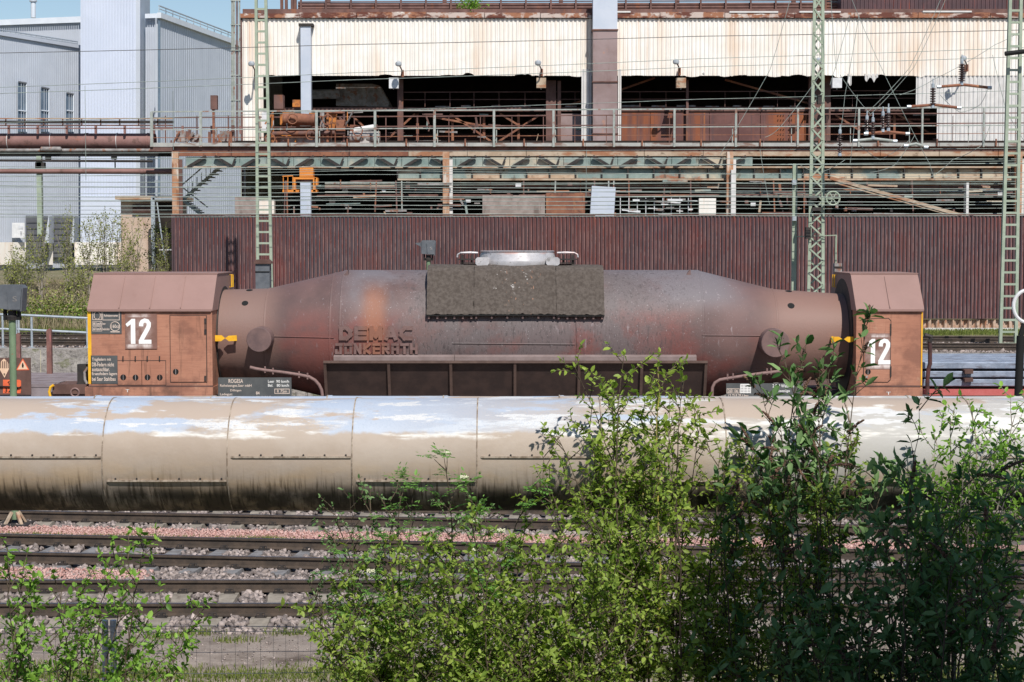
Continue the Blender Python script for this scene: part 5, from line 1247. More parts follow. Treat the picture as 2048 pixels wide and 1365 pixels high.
# stair tower
st = thing('steel_stair', 'grey green zigzag steel stair below the left end of the walkway', 'stairs', (at(400, 432, 76).x, 76, ZY))
for Y in (75.6, 76.4):
    pbar((440, 335), (366, 400), Y, .12, 'rail_grey', 'stringer', st); pbar((366, 400), (410, 436), Y, .12, 'rail_grey', 'stringer', st); pbar((425, 318), (362, 372), Y, .05, 'rail_grey', 'hand_rail', st); pbar((366, 376), (415, 415), Y, .05, 'rail_grey', 'hand_rail', st)
for i in range(11):
    t_ = i / 10; a = at(440 - 74 * t_, 335 + 65 * t_, 75.6); MB().box(a.x - .14, a.x + .14, 75.6, 76.4, a.z - .02, a.z + .02).build('tread', 'rail_grey', st)
    t_ = i / 10; a = at(366 + 44 * t_, 400 + 36 * t_, 75.6); MB().box(a.x - .12, a.x + .12, 75.6, 76.4, a.z - .02, a.z + .02).build('tread', 'rail_grey', st)
for i in range(7): pbar((376 + i * 9, 372 - i * 8.8), (376 + i * 9, 392 - i * 8), 75.6, .03, 'rail_grey', 'baluster', st)
MB().box(at(358, 400, 76).x, at(380, 400, 76).x, 75.5, 76.5, az(402, 76), az(400, 76)).build('landing', 'rail_grey', st)
# twin vent pipes at the hall corner
vp = thing('vent_stack', 'bundle of thin vertical vent pipes at the hall corner', 'pipe', (at(470, 240, 80).x, 80, az(288, 80)))
for a in (464, 468, 474, 479): MB().tube([at(a, 288, 80), at(a, -20, 80)], .04 if a != 468 else .06, 6).build('pipe', 'rail_grey' if a != 474 else 'brown_steel', vp)
for y_ in (2, 50, 101, 151, 201): pbar((461, y_), (481, y_), 79.95, .04, 'rail_grey', 'clamp', vp)
MB().box(at(461, 290, 80).x, at(481, 290, 80).x, 79.7, 80.3, az(291, 80), az(286, 80)).build('foot', 'brown_steel', vp)
# ------------------------------------------------------------------ pipe bridge on the left
YB = 75.0
pbr = thing('pipe_bridge', 'rusty pipe bridge with one large brown pipe on the left', 'pipe bridge', (at(78, 430, YB).x, YB, ZY))
def bb(x0, y0, x1, y1, d, m, nm, Y=YB): return pbox(x0, y0, x1, y1, Y, d, m, nm, pbr)
m = MB(); zc = az(281.5, YB); m.lathex([(-30, .325), (at(306, 281, YB).x, .325)], YB + .5, zc, 40); big = m.build('large_pipe', 'brown_pipe', pbr, smooth=True)
for a, w_ in ((96, 1), (165, 3), (169, 2), (229, 1.2), (290, 3), (10, 1)):
    x0 = at(a, 281, YB).x; MB().lathex([(x0, .3), (x0, .345), (x0 + .02 * w_, .345), (x0 + .02 * w_, .3)], YB + .5, zc, 36).build('flange', 'facade_grey' if w_ < 1.5 else 'brown_pipe', big)
for y_, h_, m_, d in ((237.5, 2, 'tan_rust', .1), (244, 5, 'dark_steel', .3), (251, 2.5, 'brown_steel', .1), (257, 2.2, 'brown_pipe', .1), (306, 4.5, 'dark_steel', .6), (311, 3, 'black', .5)): bb(-60, y_ - h_ / 2, 345, y_ + h_ / 2, d, m_, 'chord')
MB().tube([at(-60, 301, YB), at(345, 301, YB)], .07, 10).build('thin_pipe', 'machine_grey', pbr); MB().tube([at(-60, 321, YB), at(305, 323, YB)], .05, 8).build('thin_pipe', 'dark_steel', pbr)
MB().tube([at(-60, 342.5, YB), at(352, 343.5, YB)], .11, 12).build('brown_line', 'brown_pipe', pbr, smooth=True)
for i in range(9): bb(10 + i * 38, 238, 12 + i * 38, 252, .08, 'brown_steel', 'upright'); bb(15 + i * 58, 252, 19 + i * 58, 268, .1, 'brown_pipe', 'bracket')
bb(74.5, 312, 82, 470, .25, 'mast_green', 'post'); bb(70, 325, 88, 345, .3, 'dark_steel', 'post_head')
m = MB(); p = at(103, 299, YB); m.lathex([(p.x - .45, .02), (p.x - .4, .1), (p.x + .4, .1), (p.x + .45, .02)], YB - .1, p.z, 12); m.build('support_shoe', 'machine_grey', pbr)
for a in (96, 228): bb(a - 6, 313, a + 4, 319, .2, 'black', 'roller'); 
bb(229, 318, 231, 346, .05, 'black', 'hanger')

# ------------------------------------------------------------------ grey hall on the left
gb = thing('grey_hall', 'pale blue grey clad industrial hall with tall narrow windows and a tower', 'building', (at(160, 525, 132).x, 132, 3))
def wallpoly(pts, m, nm, thick=.3, par=gb):
    """pts: (px, py, Y) corners of a flat wall"""
    P = [at(*q) for q in pts]; n = (P[1] - P[0]).cross(P[2] - P[0]).normalized()
    if n.y > 0: n = -n
    mb = MB(); k = len(P); mb.v = [tuple(p) for p in P] + [tuple(p - n * thick) for p in P]
    mb.f = [tuple(range(k)), tuple(range(2 * k - 1, k - 1, -1))] + [(i, k + i, k + (i + 1) % k, (i + 1) % k) for i in range(k)]
    return mb.build(nm, m, par)
def ribs(p0, p1, q0, q1, n, m, par, w=.03):      # thin cladding joints between two edges
    for i in range(1, n):
        t_ = i / n; a = Vector(p0).lerp(Vector(p1), t_); b = Vector(q0).lerp(Vector(q1), t_); MB().bar(a + Vector((.0, -.01, 0)), b + Vector((0, -.01, 0)), w, .03).build('cladding_rib', m, par)
LWa, LWb = 128., 136.
def ly(px): return LWa + (LWb - LWa) * (px + 30) / 192
w1 = wallpoly([(-30, 540, ly(-30)), (163, 535, ly(163)), (163, 94, ly(163)), (-30, 62, ly(-30))], 'grey_clad', 'left_wall')
ribs(at(-30, 540, ly(-30)), at(163, 535, ly(163)), at(-30, 62, ly(-30)), at(163, 94, ly(163)), 46, 'grey_clad', w1, .035)
bk = wallpoly([(-30, 110, 140), (161, 110, 140), (161, 45, 140), (-30, 52, 140)], 'grey_clad', 'rear_wall'); wallpoly([(-30, 52, 139.6), (162, 45, 139.6), (162, 33, 139.6), (-30, 41, 139.6)], 'grey_fascia', 'rear_fascia')
ribs(at(-30, 110, 139.8), at(161, 110, 139.8), at(-30, 52, 139.8), at(161, 45, 139.8), 44, 'grey_clad', bk, .06)
rl = [(-30, 56), (0, 60), (155, 84)]
MB().tube([at(a, b, ly(a) + .3) for a, b in rl], .05, 6).build('roof_rail', 'galv', w1); MB().tube([at(a, b + 4, ly(a) + .3) for a, b in rl], .035, 6).build('roof_rail', 'galv', w1)
for i in range(18):
    a = -20 + i * 10.3; yb = 60 + (a) * 24 / 155; MB().bar(at(a, yb, ly(a) + .3), at(a, yb + 9, ly(a) + .3), .04).build('roof_rail_post', 'galv', w1)
MB().bar(at(-30, 62.5, ly(-30) - .15), at(163, 94.5, ly(163) - .15), .12, .25).build('eaves_trim', 'grey_clad', w1)
tw = wallpoly([(161, 535, 133), (272, 535, 133), (272, -30, 133), (161, -30, 133)], 'grey_clad_light', 'tower_wall'); ribs(at(161, 535, 132.9), at(272, 535, 132.9), at(159, -30, 132.9), at(272, -30, 132.9), 19, 'grey_clad_light', tw, .06)
ts = wallpoly([(272, 535, 133), (292, 535, 139), (292, -30, 139), (272, -30, 133)], 'grey_clad', 'tower_side'); ribs(at(272, 535, 133), at(292, 535, 139), at(272, -30, 133), at(292, -30, 139), 9, 'grey_clad', ts, .05)
r1 = wallpoly([(291, 535, 135), (319, 535, 135), (319, 36, 135), (291, 38, 135)], 'grey_clad', 'right_bay'); ribs(at(291, 535, 134.9), at(319, 535, 134.9), at(291, 38, 134.9), at(319, 36, 134.9), 6, 'grey_clad', r1, .06)
r2 = wallpoly([(319, 535, 128), (482, 535, 147), (482, 93, 147), (319, 36, 128)], 'grey_clad', 'right_wall'); ribs(at(319, 535, 128), at(482, 535, 147), at(319, 36, 128), at(482, 93, 147), 40, 'grey_clad', r2, .04)
wallpoly([(290, 37, 134.5), (320, 36, 134.5), (320, 27, 134.5), (290, 28, 134.5)], 'grey_fascia', 'fascia'); MB().bar(at(318, 31, 127.7), at(482, 90, 146.7), .3, .38).build('fascia', 'grey_fascia', gb)
MB().bar(at(318.5, 535, 127.9), at(318.5, 36, 127.9), .14).build('corner_trim', 'window_glass', r2)
for dy, w_ in ((-18, .06), (-12, .04)): MB().tube([at(318, 30 + dy, 128.5), at(470, 84 + dy * .8, 145.5)], w_, 5).build('roof_rail', 'galv', r2)
for i in range(12):
    t_ = i / 11; a = 318 + 152 * t_; MB().bar(at(a, 12 + 57 * t_, 128.5 + 17 * t_), at(a, 30 + 54 * t_, 128.5 + 17 * t_), .05).build('roof_rail_post', 'galv', r2)
# windows, doors, sign, plinth
for (a, b, y0_, y1_) in ((37.5, 53, 164, 264), (83.5, 98, 175, 264), (134, 147, 186, 264)):
    Y = ly((a + b) / 2) - .25
    wv = wallpoly([(a, y1_, ly(a) - .5), (b, y1_, ly(b) - .5), (b, y0_ + 3, ly(b) - .5), (a, y0_, ly(a) - .5)], 'window_glass', 'window', .1)
    MB().bar(at(b, y1_, ly(b) - .62), at(b, y0_ + 3, ly(b) - .62), .08).build('frame', 'grey_fascia', wv); MB().bar(at(a, y0_, ly(a) - .62), at(b, y0_ + 3, ly(b) - .62), .1).build('frame', 'door_dark', wv); MB().bar(at(a, 221, ly(a) - .62), at(b, 223, ly(b) - .62), .07).build('mullion', 'grey_fascia', wv)
    for k in (.33, .66): q = a + (b - a) * k; MB().bar(at(q, y1_, ly(q) - .62), at(q, y0_ + 2, ly(q) - .62), .03).build('mullion', 'grey_clad', wv)
for (a, b) in ((53.5, 97.5), (106.5, 148)):
    d_ = wallpoly([(a, 515, ly(a) - .5), (b, 515, ly(b) - .5), (b, 432, ly(b) - .5), (a, 431.5, ly(a) - .5)], 'door_dark', 'loading_door', .1)
    MB().prism([(at(q_, y_, ly(b) - 2.0).x, at(q_, y_, ly(b) - 2.0).z) for q_, y_ in ((b - 9, 487), (b, 487), (b + .5, 432), (b - .5, 432))], ly(b) - 2.0, ly(b) - .55).build('reveal', 'grey_clad', d_)
    for k in range(1, 7): y_ = 431 + k * 12; MB().bar(at(a, y_, ly(a) - .62), at(b, y_, ly(b) - .62), .03).build('door_joint', 'door_dark', d_)
for (a, b) in ((-30, 52), (98.5, 106), (149, 243)): wallpoly([(a, 530, ly(a) - .6 if a < 140 else 132.7), (b, 530, ly(b) - .6 if a < 140 else 132.7), (b, 485, ly(b) - .6 if a < 140 else 132.7), (a, 485, ly(a) - .6 if a < 140 else 132.7)], 'facade', 'plinth', .2)
wallpoly([(161, 395, 132.8), (243, 395, 132.8), (243, 488, 132.8), (161, 488, 132.8)], 'grey_clad_light', 'tower_base')
sg = wallpoly([(24, 476, ly(36) - .9), (49.5, 476, ly(36) - .9), (49, 446, ly(36) - .9), (24, 446, ly(36) - .9)], 'white_paint', 'wall_sign', .05)
Ys = ly(36) - 1.0
text('795', at(33, 0, Ys).x + .02, at(44, 470, Ys).x, az(470, Ys), az(463, Ys), Ys, 'door_dark', sg)
text('UH-90', at(29, 0, Ys).x + .05, at(46, 456, Ys).x, az(457, Ys), az(452, Ys), Ys, 'grey_clad', sg)
m = MB(); p = at(66.5, 36, 142); q = at(66.5, 4, 142); m.tube([p, q], .2, 12); m.build('flue', 'grey_fascia', gb, smooth=True); MB().tube([q, q + Vector((0, 0, .15))], .3, 12).build('flue_cap', 'grey_clad', gb)
for (a, y0_) in ((172, 175), (346, 183)):      # hanging insulated droppers are on the wires; wall cable outlets here
    pass
# small tan building with louvre and steel posts
tb = thing('tan_annex', 'small tan rendered annex with flat concrete roof and dark louvre', 'building', (at(290, 530, 92).x, 92, 2))
pbox(243, 400, 345, 545, 92, 4, 'tan_wall', 'wall', tb); pbox(230, 392, 352, 399.5, 91.4, 5, 'tan_rust', 'roof_slab', tb); lv = pbox(265, 409, 313, 426, 91.85, .14, 'black', 'louvre', tb)
for i in range(7): pbox(265, 409.6 + i * 2.4, 313, 410.8 + i * 2.4, 91.8, .05, 'brown_steel', 'louvre_slat', lv)
pbox(310, 405, 345, 540, 91.9, .08, 'interior', 'doorway', tb); pbox(303, 393, 309, 540, 90.5, .15, 'galv', 'post', tb); pbox(305, 396, 345, 400, 90.5, .15, 'galv', 'beam', tb)
for i in range(3): pbox(308, 362 + i * 12, 345, 363 + i * 12, 91, .05, 'galv', 'roof_railing', tb)
pbox(313, 360, 314.5, 393, 91, .05, 'galv', 'roof_railing', tb)
MB().bar(at(314, 405, 90.3), at(330, 520, 90.3), .06).build('ladder_rail', 'galv', tb); MB().bar(at(318, 500, 90.3), at(344, 500, 90.3), .06).build('rail', 'white_paint', tb)

# ------------------------------------------------------------------ railing, hydrant-like cabinet, masts
gr = thing('galvanised_railing', 'galvanised tube railing above the retaining wall', 'railing', (at(60, 690, 55).x, 55, ZY))
def ry(a): return edgeY(at(a, 660, 54.5).x) + .35
for (pa, pb_) in ((-60, 33), (35, 210)):
    for y_, dy in ((631, .045), (660, .02)):
        MB().tube([at(pa, y_ - 2 + pa * .03, ry(pa)), at(pb_, y_ - 2 + pb_ * .045, ry(pb_))], .035, 8).build('rail', 'galv', gr, smooth=True)
for a in (5, 32, 37, 63, 174):
    p = at(a, 632 + a * .04, ry(a)); MB().tube([(p.x, ry(a), ZY), p], .035, 8).build('post', 'galv', gr, smooth=True); MB().box(p.x - .1, p.x + .1, ry(a) - .08, ry(a) + .08, ZY, ZY + .05).build('base_plate', 'galv', gr)
cb = thing('trackside_cabinet', 'narrow grey cabinet with hipped lid at the foot of the left mast', 'cabinet', (at(526, 575, 52).x, 52, 0))
a = at(511, 580, 52); b = at(539, 528, 52); MB().box(a.x, b.x, 52, 52.4, 0, b.z).build('body', 'signal_grey', cb)
MB().box(a.x + .0, b.x - .0, 51.98, 51.999, az(545, 52), az(543, 52)).build('joint', 'black', cb)
m = MB(); m.prism([(a.x - .05, b.z), (b.x + .05, b.z), (b.x + .03, b.z + .06), (b.x - .04, b.z + .12), (a.x + .04, b.z + .12), (a.x - .03, b.z + .06)], 51.94, 52.46); m.build('lid', 'wagon_brown', cb)
cb2 = thing('concrete_post_box', 'slim weathered grey box on a pole beside the right cab', 'cabinet', (at(1676, 590, 50).x, 50, 0))
a = at(1669, 575, 50); b = at(1684, 527, 50); MB().box(a.x, b.x, 50, 50.25, a.z, b.z).build('box', 'machine_grey', cb2); MB().tube([((a.x + b.x) / 2 + .02, 50.12, 0), ((a.x + b.x) / 2 + .02, 50.12, a.z + .05)], .07, 8).build('pole', 'machine_grey', cb2)
for i in range(3): MB().box(a.x - .02, b.x + .02, 49.97, 50.0, a.z + .15 + i * .2, a.z + .18 + i * .2).build('strap', 'dark_steel', cb2)

def ladder_mast(label, legs, Y, rung, y0_, y1_, z0, nm='lattice_mast', depth=.45):
    (a0, b0, a1, b1) = legs        # px of the two legs at the top (y0_) and at the bottom (y1_)
    r = thing(nm, label, 'mast', (at((a1 + b1) / 2, y1_, Y).x, Y, z0), 'green catenary masts')
    L = lambda y: a0 + (a1 - a0) * (y - y0_) / (y1_ - y0_); R_ = lambda y: b0 + (b1 - b0) * (y - y0_) / (y1_ - y0_)
    for f in (L, R_):
        A, B = at(f(y0_), y0_, Y), at(f(y1_), y1_, Y); B.x += (B.x - A.x) * 0; B.z = z0
        MB().bar(A, B, .09, depth * .3).build('leg', 'mast_green', r)
    y = y0_ + 4
    while y < y1_ - 4:
        MB().bar(at(L(y), y, Y - .04), at(R_(y), y, Y - .04), .05, .065).build('rung', 'mast_green', r); y += rung
    return r
ladder_mast('green ladder-like mast standing left behind the torpedo car neck', (512, 531, 516, 545), 60, 22.3, -30, 585, ZY)
ladder_mast('green ladder-like mast to the right of the slab wagon', (2021, 2042, 2000, 2031), 54.5, 23.8, -30, 706, ZY)
lm = thing('lattice_mast', 'broad green lattice mast with zigzag bracing and a tension wheel', 'mast', (at(1632, 690, 57).x, 57, ZY), 'green catenary masts')
Y = 57; y0_, y1_ = -30, 690
L = lambda y: 1630 + (1615 - 1630) * (y - y0_) / (y1_ - y0_); R_ = lambda y: 1645.5 + (1646 - 1645.5) * (y - y0_) / (y1_ - y0_)
for Yk in (57, 57.55):
    for f in (L, R_):
        A, B = at(f(y0_), y0_, Yk), at(f(y1_), y1_, Yk); B.z = ZY; MB().bar(A, B, .095, .07).build('leg', 'mast_green', lm)
    y = y0_; k = 0
    while y < 680:
        y2 = y + 24; a = (L(y), R_(y2)) if (k + (Yk > 57.2)) % 2 == 0 else (R_(y), L(y2)); MB().bar(at(a[0], y, Yk - .03), at(a[1], y2, Yk - .03), .05, .05).build('lacing', 'mast_green', lm); y = y2; k += 1
for y in range(0, 690, 48): MB().bar(at(L(y), y, 57), at(L(y), y, 57.55), .05).build('side_lacing', 'mast_green', lm)
p = at(1666, 397, 56.6); wh = MB().tube([(p.x + .21 * math.cos(q * math.pi / 12), 56.6, p.z + .21 * math.sin(q * math.pi / 12)) for q in range(25)], .03, 6).build('tension_wheel', 'mast_green', lm)
for q in range(6): MB().bar(p, p + Vector((.2 * math.cos(q * 1.047), 0, .2 * math.sin(q * 1.047))), .025).build('spoke', 'mast_green', wh)
MB().bar(at(1646, 400, 56.7), p, .06).build('wheel_arm', 'mast_green', lm)
for (a, b, c_, d_) in ((1620, 392, 1634, 400), (1625, 415, 1643, 422), (1612, 455, 1622, 478), (1636, 190, 1644, 208)): pbox(a, b, c_, d_, 56.8, .25, 'dark_steel', 'mast_box', lm)
sp_ = thing('tension_post', 'slim green post carrying wire weights beside the lattice mast', 'mast', (at(1588, 680, 58).x, 58, ZY))
A = at(1590, 328, 58); B = at(1586, 690, 58); B.z = ZY; MB().bar(A, B, .15, .12).build('post', 'mast_green', sp_)
for y in (360, 432): pbox(1585, y, 1593, y + 10, 57.8, .15, 'galv', 'clamp', sp_)
MB().tube([at(1672, 470, 58), at(1671, 600, 58)], .03, 6).build('weight_rod', 'mast_green', sp_); MB().bar(at(1589, 474, 57.95), at(1672, 471, 57.95), .03).build('stay_rod', 'mast_green', sp_)

# ------------------------------------------------------------------ overhead line
def wire(P, Y, r=.011, m='wire', sag=0, label='thin overhead wire strung across in front of the steelworks', grp='overhead wires'):
    pts = []
    for (a, b) in zip(P, P[1:]):
        for i in range(8): t_ = i / 8; pts.append(at(a[0] + (b[0] - a[0]) * t_, a[1] + (b[1] - a[1]) * t_ + sag * 4 * t_ * (1 - t_), Y))
    pts.append(at(*P[-1], Y)); return tag(MB().tube(pts, r * .85, 5).build('overhead_wire', m), label, 'wire', grp)
for i, (ya, yb, Y, r, m_) in enumerate(((108, 58, 58, .013, 'wire_dark'), (178, 92, 58, .011, 'wire'), (190, 110, 56, .011, 'wire'), (248, 178, 57, .01, 'wire'),
    (316, 318, 55, .012, 'wire'), (338, 326, 55.5, .017, 'wire'), (352, 345, 58, .010, 'wire'), (363, 368, 55, .013, 'wire'), (372, 378, 55, .012, 'wire'), (388, 380, 57, .01, 'wire'), (393, 394, 55, .016, 'wire'), (400, 404, 56, .012, 'wire'), (412, 409, 56, .014, 'wire'), (420, 416, 58, .01, 'wire'), (428, 427, 55, .015, 'wire'), (434, 431, 57, .012, 'wire'), (332, 355, 60, .009, 'wire'), (355, 320, 60, .009, 'wire'), (376, 362, 62, .01, 'wire'), (405, 386, 62, .01, 'wire'), (370, 392, 61, .01, 'wire'), (307, 296, 58, .01, 'wire'))):
    wire([(-80, ya), (700, ya + (yb - ya) * .37), (1400, ya + (yb - ya) * .7), (2140, yb)], Y, r, m_, 1.2, 'thin overhead wire running across the white hall front' if ya < 260 else 'thin overhead wire running level across the dark lower storey of the hall', 'overhead wires')
for P in ([(1580, 0), (1540, 140), (1440, 310)], [(1718, 30), (1690, 190), (1680, 275)], [(1885, -10), (1820, 135), (1735, 225)], [(1895, -10), (1828, 135), (1740, 230)], [(1700, -10), (1760, 130), (1860, 330), (1870, 360)],
          [(2060, 50), (1990, 90), (1870, 158), (1800, 190)], [(1640, 150), (1560, 255), (1530, 275)], [(1680, 150), (1740, 228)], [(1985, 110), (2012, 220), (2060, 300)], [(1715, 190), (1700, 330)],
          [(1662, 0), (1672, 140)], [(1700, 30), (1660, 170)], [(1520, 300), (1535, 390), (1540, 410)], [(1173, 300), (1172, 395)], [(170, 172), (172, 360)], [(346, 182), (347, 300)], [(1975, 180), (1960, 210), (1920, 225), (1880, 190)], [(1830, 270), (1790, 330), (1740, 345)], [(1720, 290), (1760, 320), (1820, 280)], [(1860, 355), (1905, 320), (1965, 290), (1980, 250)], [(1690, 320), (1640, 345), (1600, 330)]):
    wire(P, 56.4, .010, 'wire', 3, 'slanting thin wire passing in front of the white corrugated hall front' if P[0][1] < 120 else ('thin vertical dropper hanging before the grey hall' if P[0][0] < 400 else 'short slack wire looping near the insulators and lattice mast'), 'dropper wires')
def insulator(px, py0, py1, Y, label, k=1.0):
    a, b = at(px, py0, Y), at(px, py1, Y); r = thing('insulator', label, 'insulator', tuple(b), 'overhead line insulators')
    n = max(4, int(abs(py1 - py0) / 4.5)); prof = [(b.z, .03)]
    for i in range(n):
        z = b.z + (a.z - b.z) * (i + .5) / n; h = (a.z - b.z) / n
        prof += [(z - h * .4, .035 * k), (z - h * .1, .10 * k), (z + h * .1, .09 * k), (z + h * .35, .035 * k)]
    prof.append((a.z, .03)); MB().lathez(prof, a.x, Y, 12).build('shed_stack', 'insulator', r, smooth=True)
    MB().lathez([(a.z, .05), (a.z + .12, .05), (a.z + .14, .02), (a.z + .28, .02)], a.x, Y, 8).build('top_fitting', 'galv', r); MB().lathez([(b.z - .1, .06), (b.z, .05)], a.x, Y, 8).build('bottom_fitting', 'galv', r)
    return r
insulator(1924, 128, 164, 56, 'tall ribbed insulator standing on the upper rusty bar, right', 1.1); insulator(1866, 176, 210, 56, 'ribbed insulator on the lower rusty bar beside the taller one', .95)
for i, (a, y0_, y1_) in enumerate(((1734, 240, 262), (1746, 244, 272), (1766, 232, 258), (1777, 226, 256), (1680, 268, 306))): insulator(a, y0_, y1_, 56, ('short ribbed insulator at the left end of the wire junction', 'second ribbed insulator of the wire junction', 'third ribbed insulator of the wire junction', 'highest ribbed insulator of the wire junction', 'ribbed insulator hanging beside the lattice mast')[i], .8)
for a, b, lb in (((1878, 174), (1979, 176), 'rusty brown bar carrying the tall insulator'), ((1818, 214), (1918, 216), 'rusty brown bar carrying the lower insulator'), ((1732, 268), (1815, 268), 'rusty brown bar below the insulator cluster'), ((1710, 282), (1790, 283), 'pale bar below the insulator cluster'), ((1812, 292), (1852, 295), 'short pale bar right of the insulator cluster')):
    c_ = ((a[0] + b[0]) / 2, a[1] - 4)
    m = MB(); m.tube([at(*a, 56), at(*c_, 56), at(*b, 56)], .045, 8); o = m.build('cross_bar', 'rust_steel' if 'brown' in lb else 'rail_grey', smooth=True); tag(o, lb, 'bar', 'overhead line bars')
    for e in (a, b): MB().tube([at(e[0] - 4, e[1], 55.98), at(e[0] + 4, e[1], 55.98)], .055, 8).build('end_clamp', 'galv', o)
tag(MB().tube([at(2010, 108, 54), at(2060, 102, 54)], .07, 8).build('line_insulator', 'black'), 'thick black rod insulator on the right ladder mast', 'insulator')
# ------------------------------------------------------------------ shrubs
LEAFV = {}
def leaf_variants(m, ratio):
    key = (m, ratio)
    if key not in LEAFV:
        out = []
        for k in range(6):
            V = LT * np.array([1, ratio, 1]); me = np_mesh('leaf', V, LF3, m, np.full(len(LF3), (k + .5) / 6)); out.append(me)
        LEAFV[key] = out
    return LEAFV[key]
def bez(a, c, b, n):
    return [a.lerp(c, t).lerp(c.lerp(b, t), t) for t in [i / n for i in range(n + 1)]]
def rvec(s): return Vector((rng.gauss(0, s), rng.gauss(0, s), rng.gauss(0, s)))
def shrub(name, label, cat, base, tips, leafm, lsize, ratio=.5, twig=.35, nt=14, step=.035, barkm='bark', r0=.018, sub=2, start=.3, upb=.5, parts=150, pairs=2, group=None, bark_main=None, comp=None, flowers=0, spikes=0, droop=0.0, spread=1.0, roll=.5, bow=1.4, follow=.4):
    root = thing(name, label, cat, base, group); base = Vector(base)
    lp, ld = [], []; twm = MB(); ends = []
    for ti, tp in enumerate(tips):
        tip = Vector(tp); b0 = base + Vector(((tip.x - base.x) * follow + rng.uniform(-.12, .12), rng.uniform(-.15, .15), 0)); b0.z = gz_near(b0.y) if b0.y < 20 else b0.z
        ctl = b0.lerp(tip, .55) + Vector((-(tip.x - b0.x) * .3, 0, (tip.z - b0.z) * .1)) + Vector((rng.gauss(0, .16), rng.gauss(0, .1), 0)) * bow
        pts = bez(b0, ctl, tip, 16); pts = [p + rvec(.008) if 0 < i < 16 else p for i, p in enumerate(pts)]
        rr = [r0 * (1 - .85 * i / 16) for i in range(17)]
        MB().tube(pts, rr, 6).build('stem', (bark_main if bark_main and ti in bark_main[1] else None) and bark_main[0] or barkm, root, smooth=True)
        L = sum((q - p).length for p, q in zip(pts, pts[1:]))
        for k in range(nt):
            t_ = start + (1 - start) * (k + rng.random()) / nt; f = t_ * 16; i = min(15, int(f)); p = pts[i].lerp(pts[i + 1], f - i); tan = (pts[i + 1] - pts[i]).normalized()
            a = rng.uniform(0, 6.283); out = Vector((math.cos(a), math.sin(a) * .8, rng.uniform(-.1, .5)))
            d = (tan * upb + out * 1.05 * spread + Vector((0, 0, .25))).normalized(); ln = twig * rng.uniform(.45, 1.1) * (1.1 - .55 * t_)
            todo = [(p, d, ln, 0)]
            while todo:
                p0, d0, l0, dep = todo.pop(); q = p0; n = max(2, int(l0 / step)); tw = [p0]
                for j in range(n):
                    d0 = (d0 + rvec(.10) + Vector((0, 0, .03 - droop))).normalized(); q = q + d0 * (l0 / n); tw.append(q)
                    if j > 0 or dep: 
                        side = d0.orthogonal().normalized(); side.rotate(Matrix.Rotation(rng.uniform(0, 6.28), 3, d0))
                        for sgn in ((1, -1) if pairs == 2 else (1,)):
                            lp.append(q); ld.append(d0 * .5 + side * sgn + Vector((0, 0, -.15)) + rvec(.2))
                    if dep < sub and rng.random() < .30 and j > 0: todo.append((q, (d0 * .6 + rvec(.55)).normalized(), l0 * .5, dep + 1))
                lp.append(q); ld.append(d0 + rvec(.2)); ends.append((q, d0)); twm.tube([tw[0], tw[len(tw) // 2], tw[-1]], [.005, .0035, .002], 3)
        # leafy tip
        for j in range(5):
            lp.append(tip); ld.append((pts[-1] - pts[-2]).normalized() * .8 + rvec(.5))
        ends.append((tip, (pts[-1] - pts[-2]).normalized()))
    twm.build('twigs', barkm, root, kind='stuff')
    lp = np.array([tuple(p) for p in lp]); ld = np.array([tuple(p) for p in ld])
    if comp:      # pinnate leaves: leaflets along a rachis
        P2, D2 = [], []
        for p, d in zip(lp, ld):
            p = Vector(p); d = Vector(d).normalized(); d.z = d.z * .5; d.normalize(); s = d.cross(Vector((0, 0, 1))).normalized(); ln = rng.uniform(.09, .14)
            for j in range(6):
                q = p + d * (ln * (j + 1) / 6) + Vector((0, 0, -.03 * (j / 6) ** 2))
                for sg in (1, -1): P2.append(q); D2.append(s * sg + d * .45 + Vector((0, 0, -.12)))
            P2.append(p + d * ln); D2.append(d)
        lp = np.array([tuple(p) for p in P2]); ld = np.array([tuple(p) for p in D2]); roll = .12
    n = len(lp); sz = lsize * np.clip(npr.normal(.82, .27, n), .3, 1.4)
    # the leaves showing largest become parts of their own
    order = np.argsort(-(sz / np.maximum(1, lp[:, 1])) + npr.random(n) * .002); own = order[:parts]; rest = order[parts:]
    LV = leaf_variants(leafm, ratio); d, s, u = leaf_frames(ld[own], roll=roll)
    for k, i in enumerate(own):
        o = bpy.data.objects.new('leaf', LV[rng.randrange(6)]); C.objects.link(o); o.parent = root
        M = Matrix((tuple(d[k]), tuple(s[k]), tuple(u[k]))).transposed().to_4x4(); o.matrix_local = Matrix.Translation(Vector(lp[i]) - W[root]) @ M @ Matrix.Scale(float(sz[i]), 4)
    leaf_mesh('foliage', lp[rest], ld[rest], sz[rest], leafm, root, ratio, roll=roll)
    rng.shuffle(ends)
    for q, d0 in ends[:flowers]:
        k = 70; a = np.clip(npr.normal(size=(k, 3)), -1.6, 1.6) * (.017, .017, .006) + np.array(tuple(q + Vector((0, 0, .025)))); V = OCT[None] * .0055 + a[:, None, :]; F = (OF[None] + (np.arange(k) * 6)[:, None, None]).reshape(-1, 3)
        link('flower_cluster', np_mesh('flower_cluster', V.reshape(-1, 3) - np.array(W[root]), F, 'flower_cream', npr.random(len(F))), W[root], root)
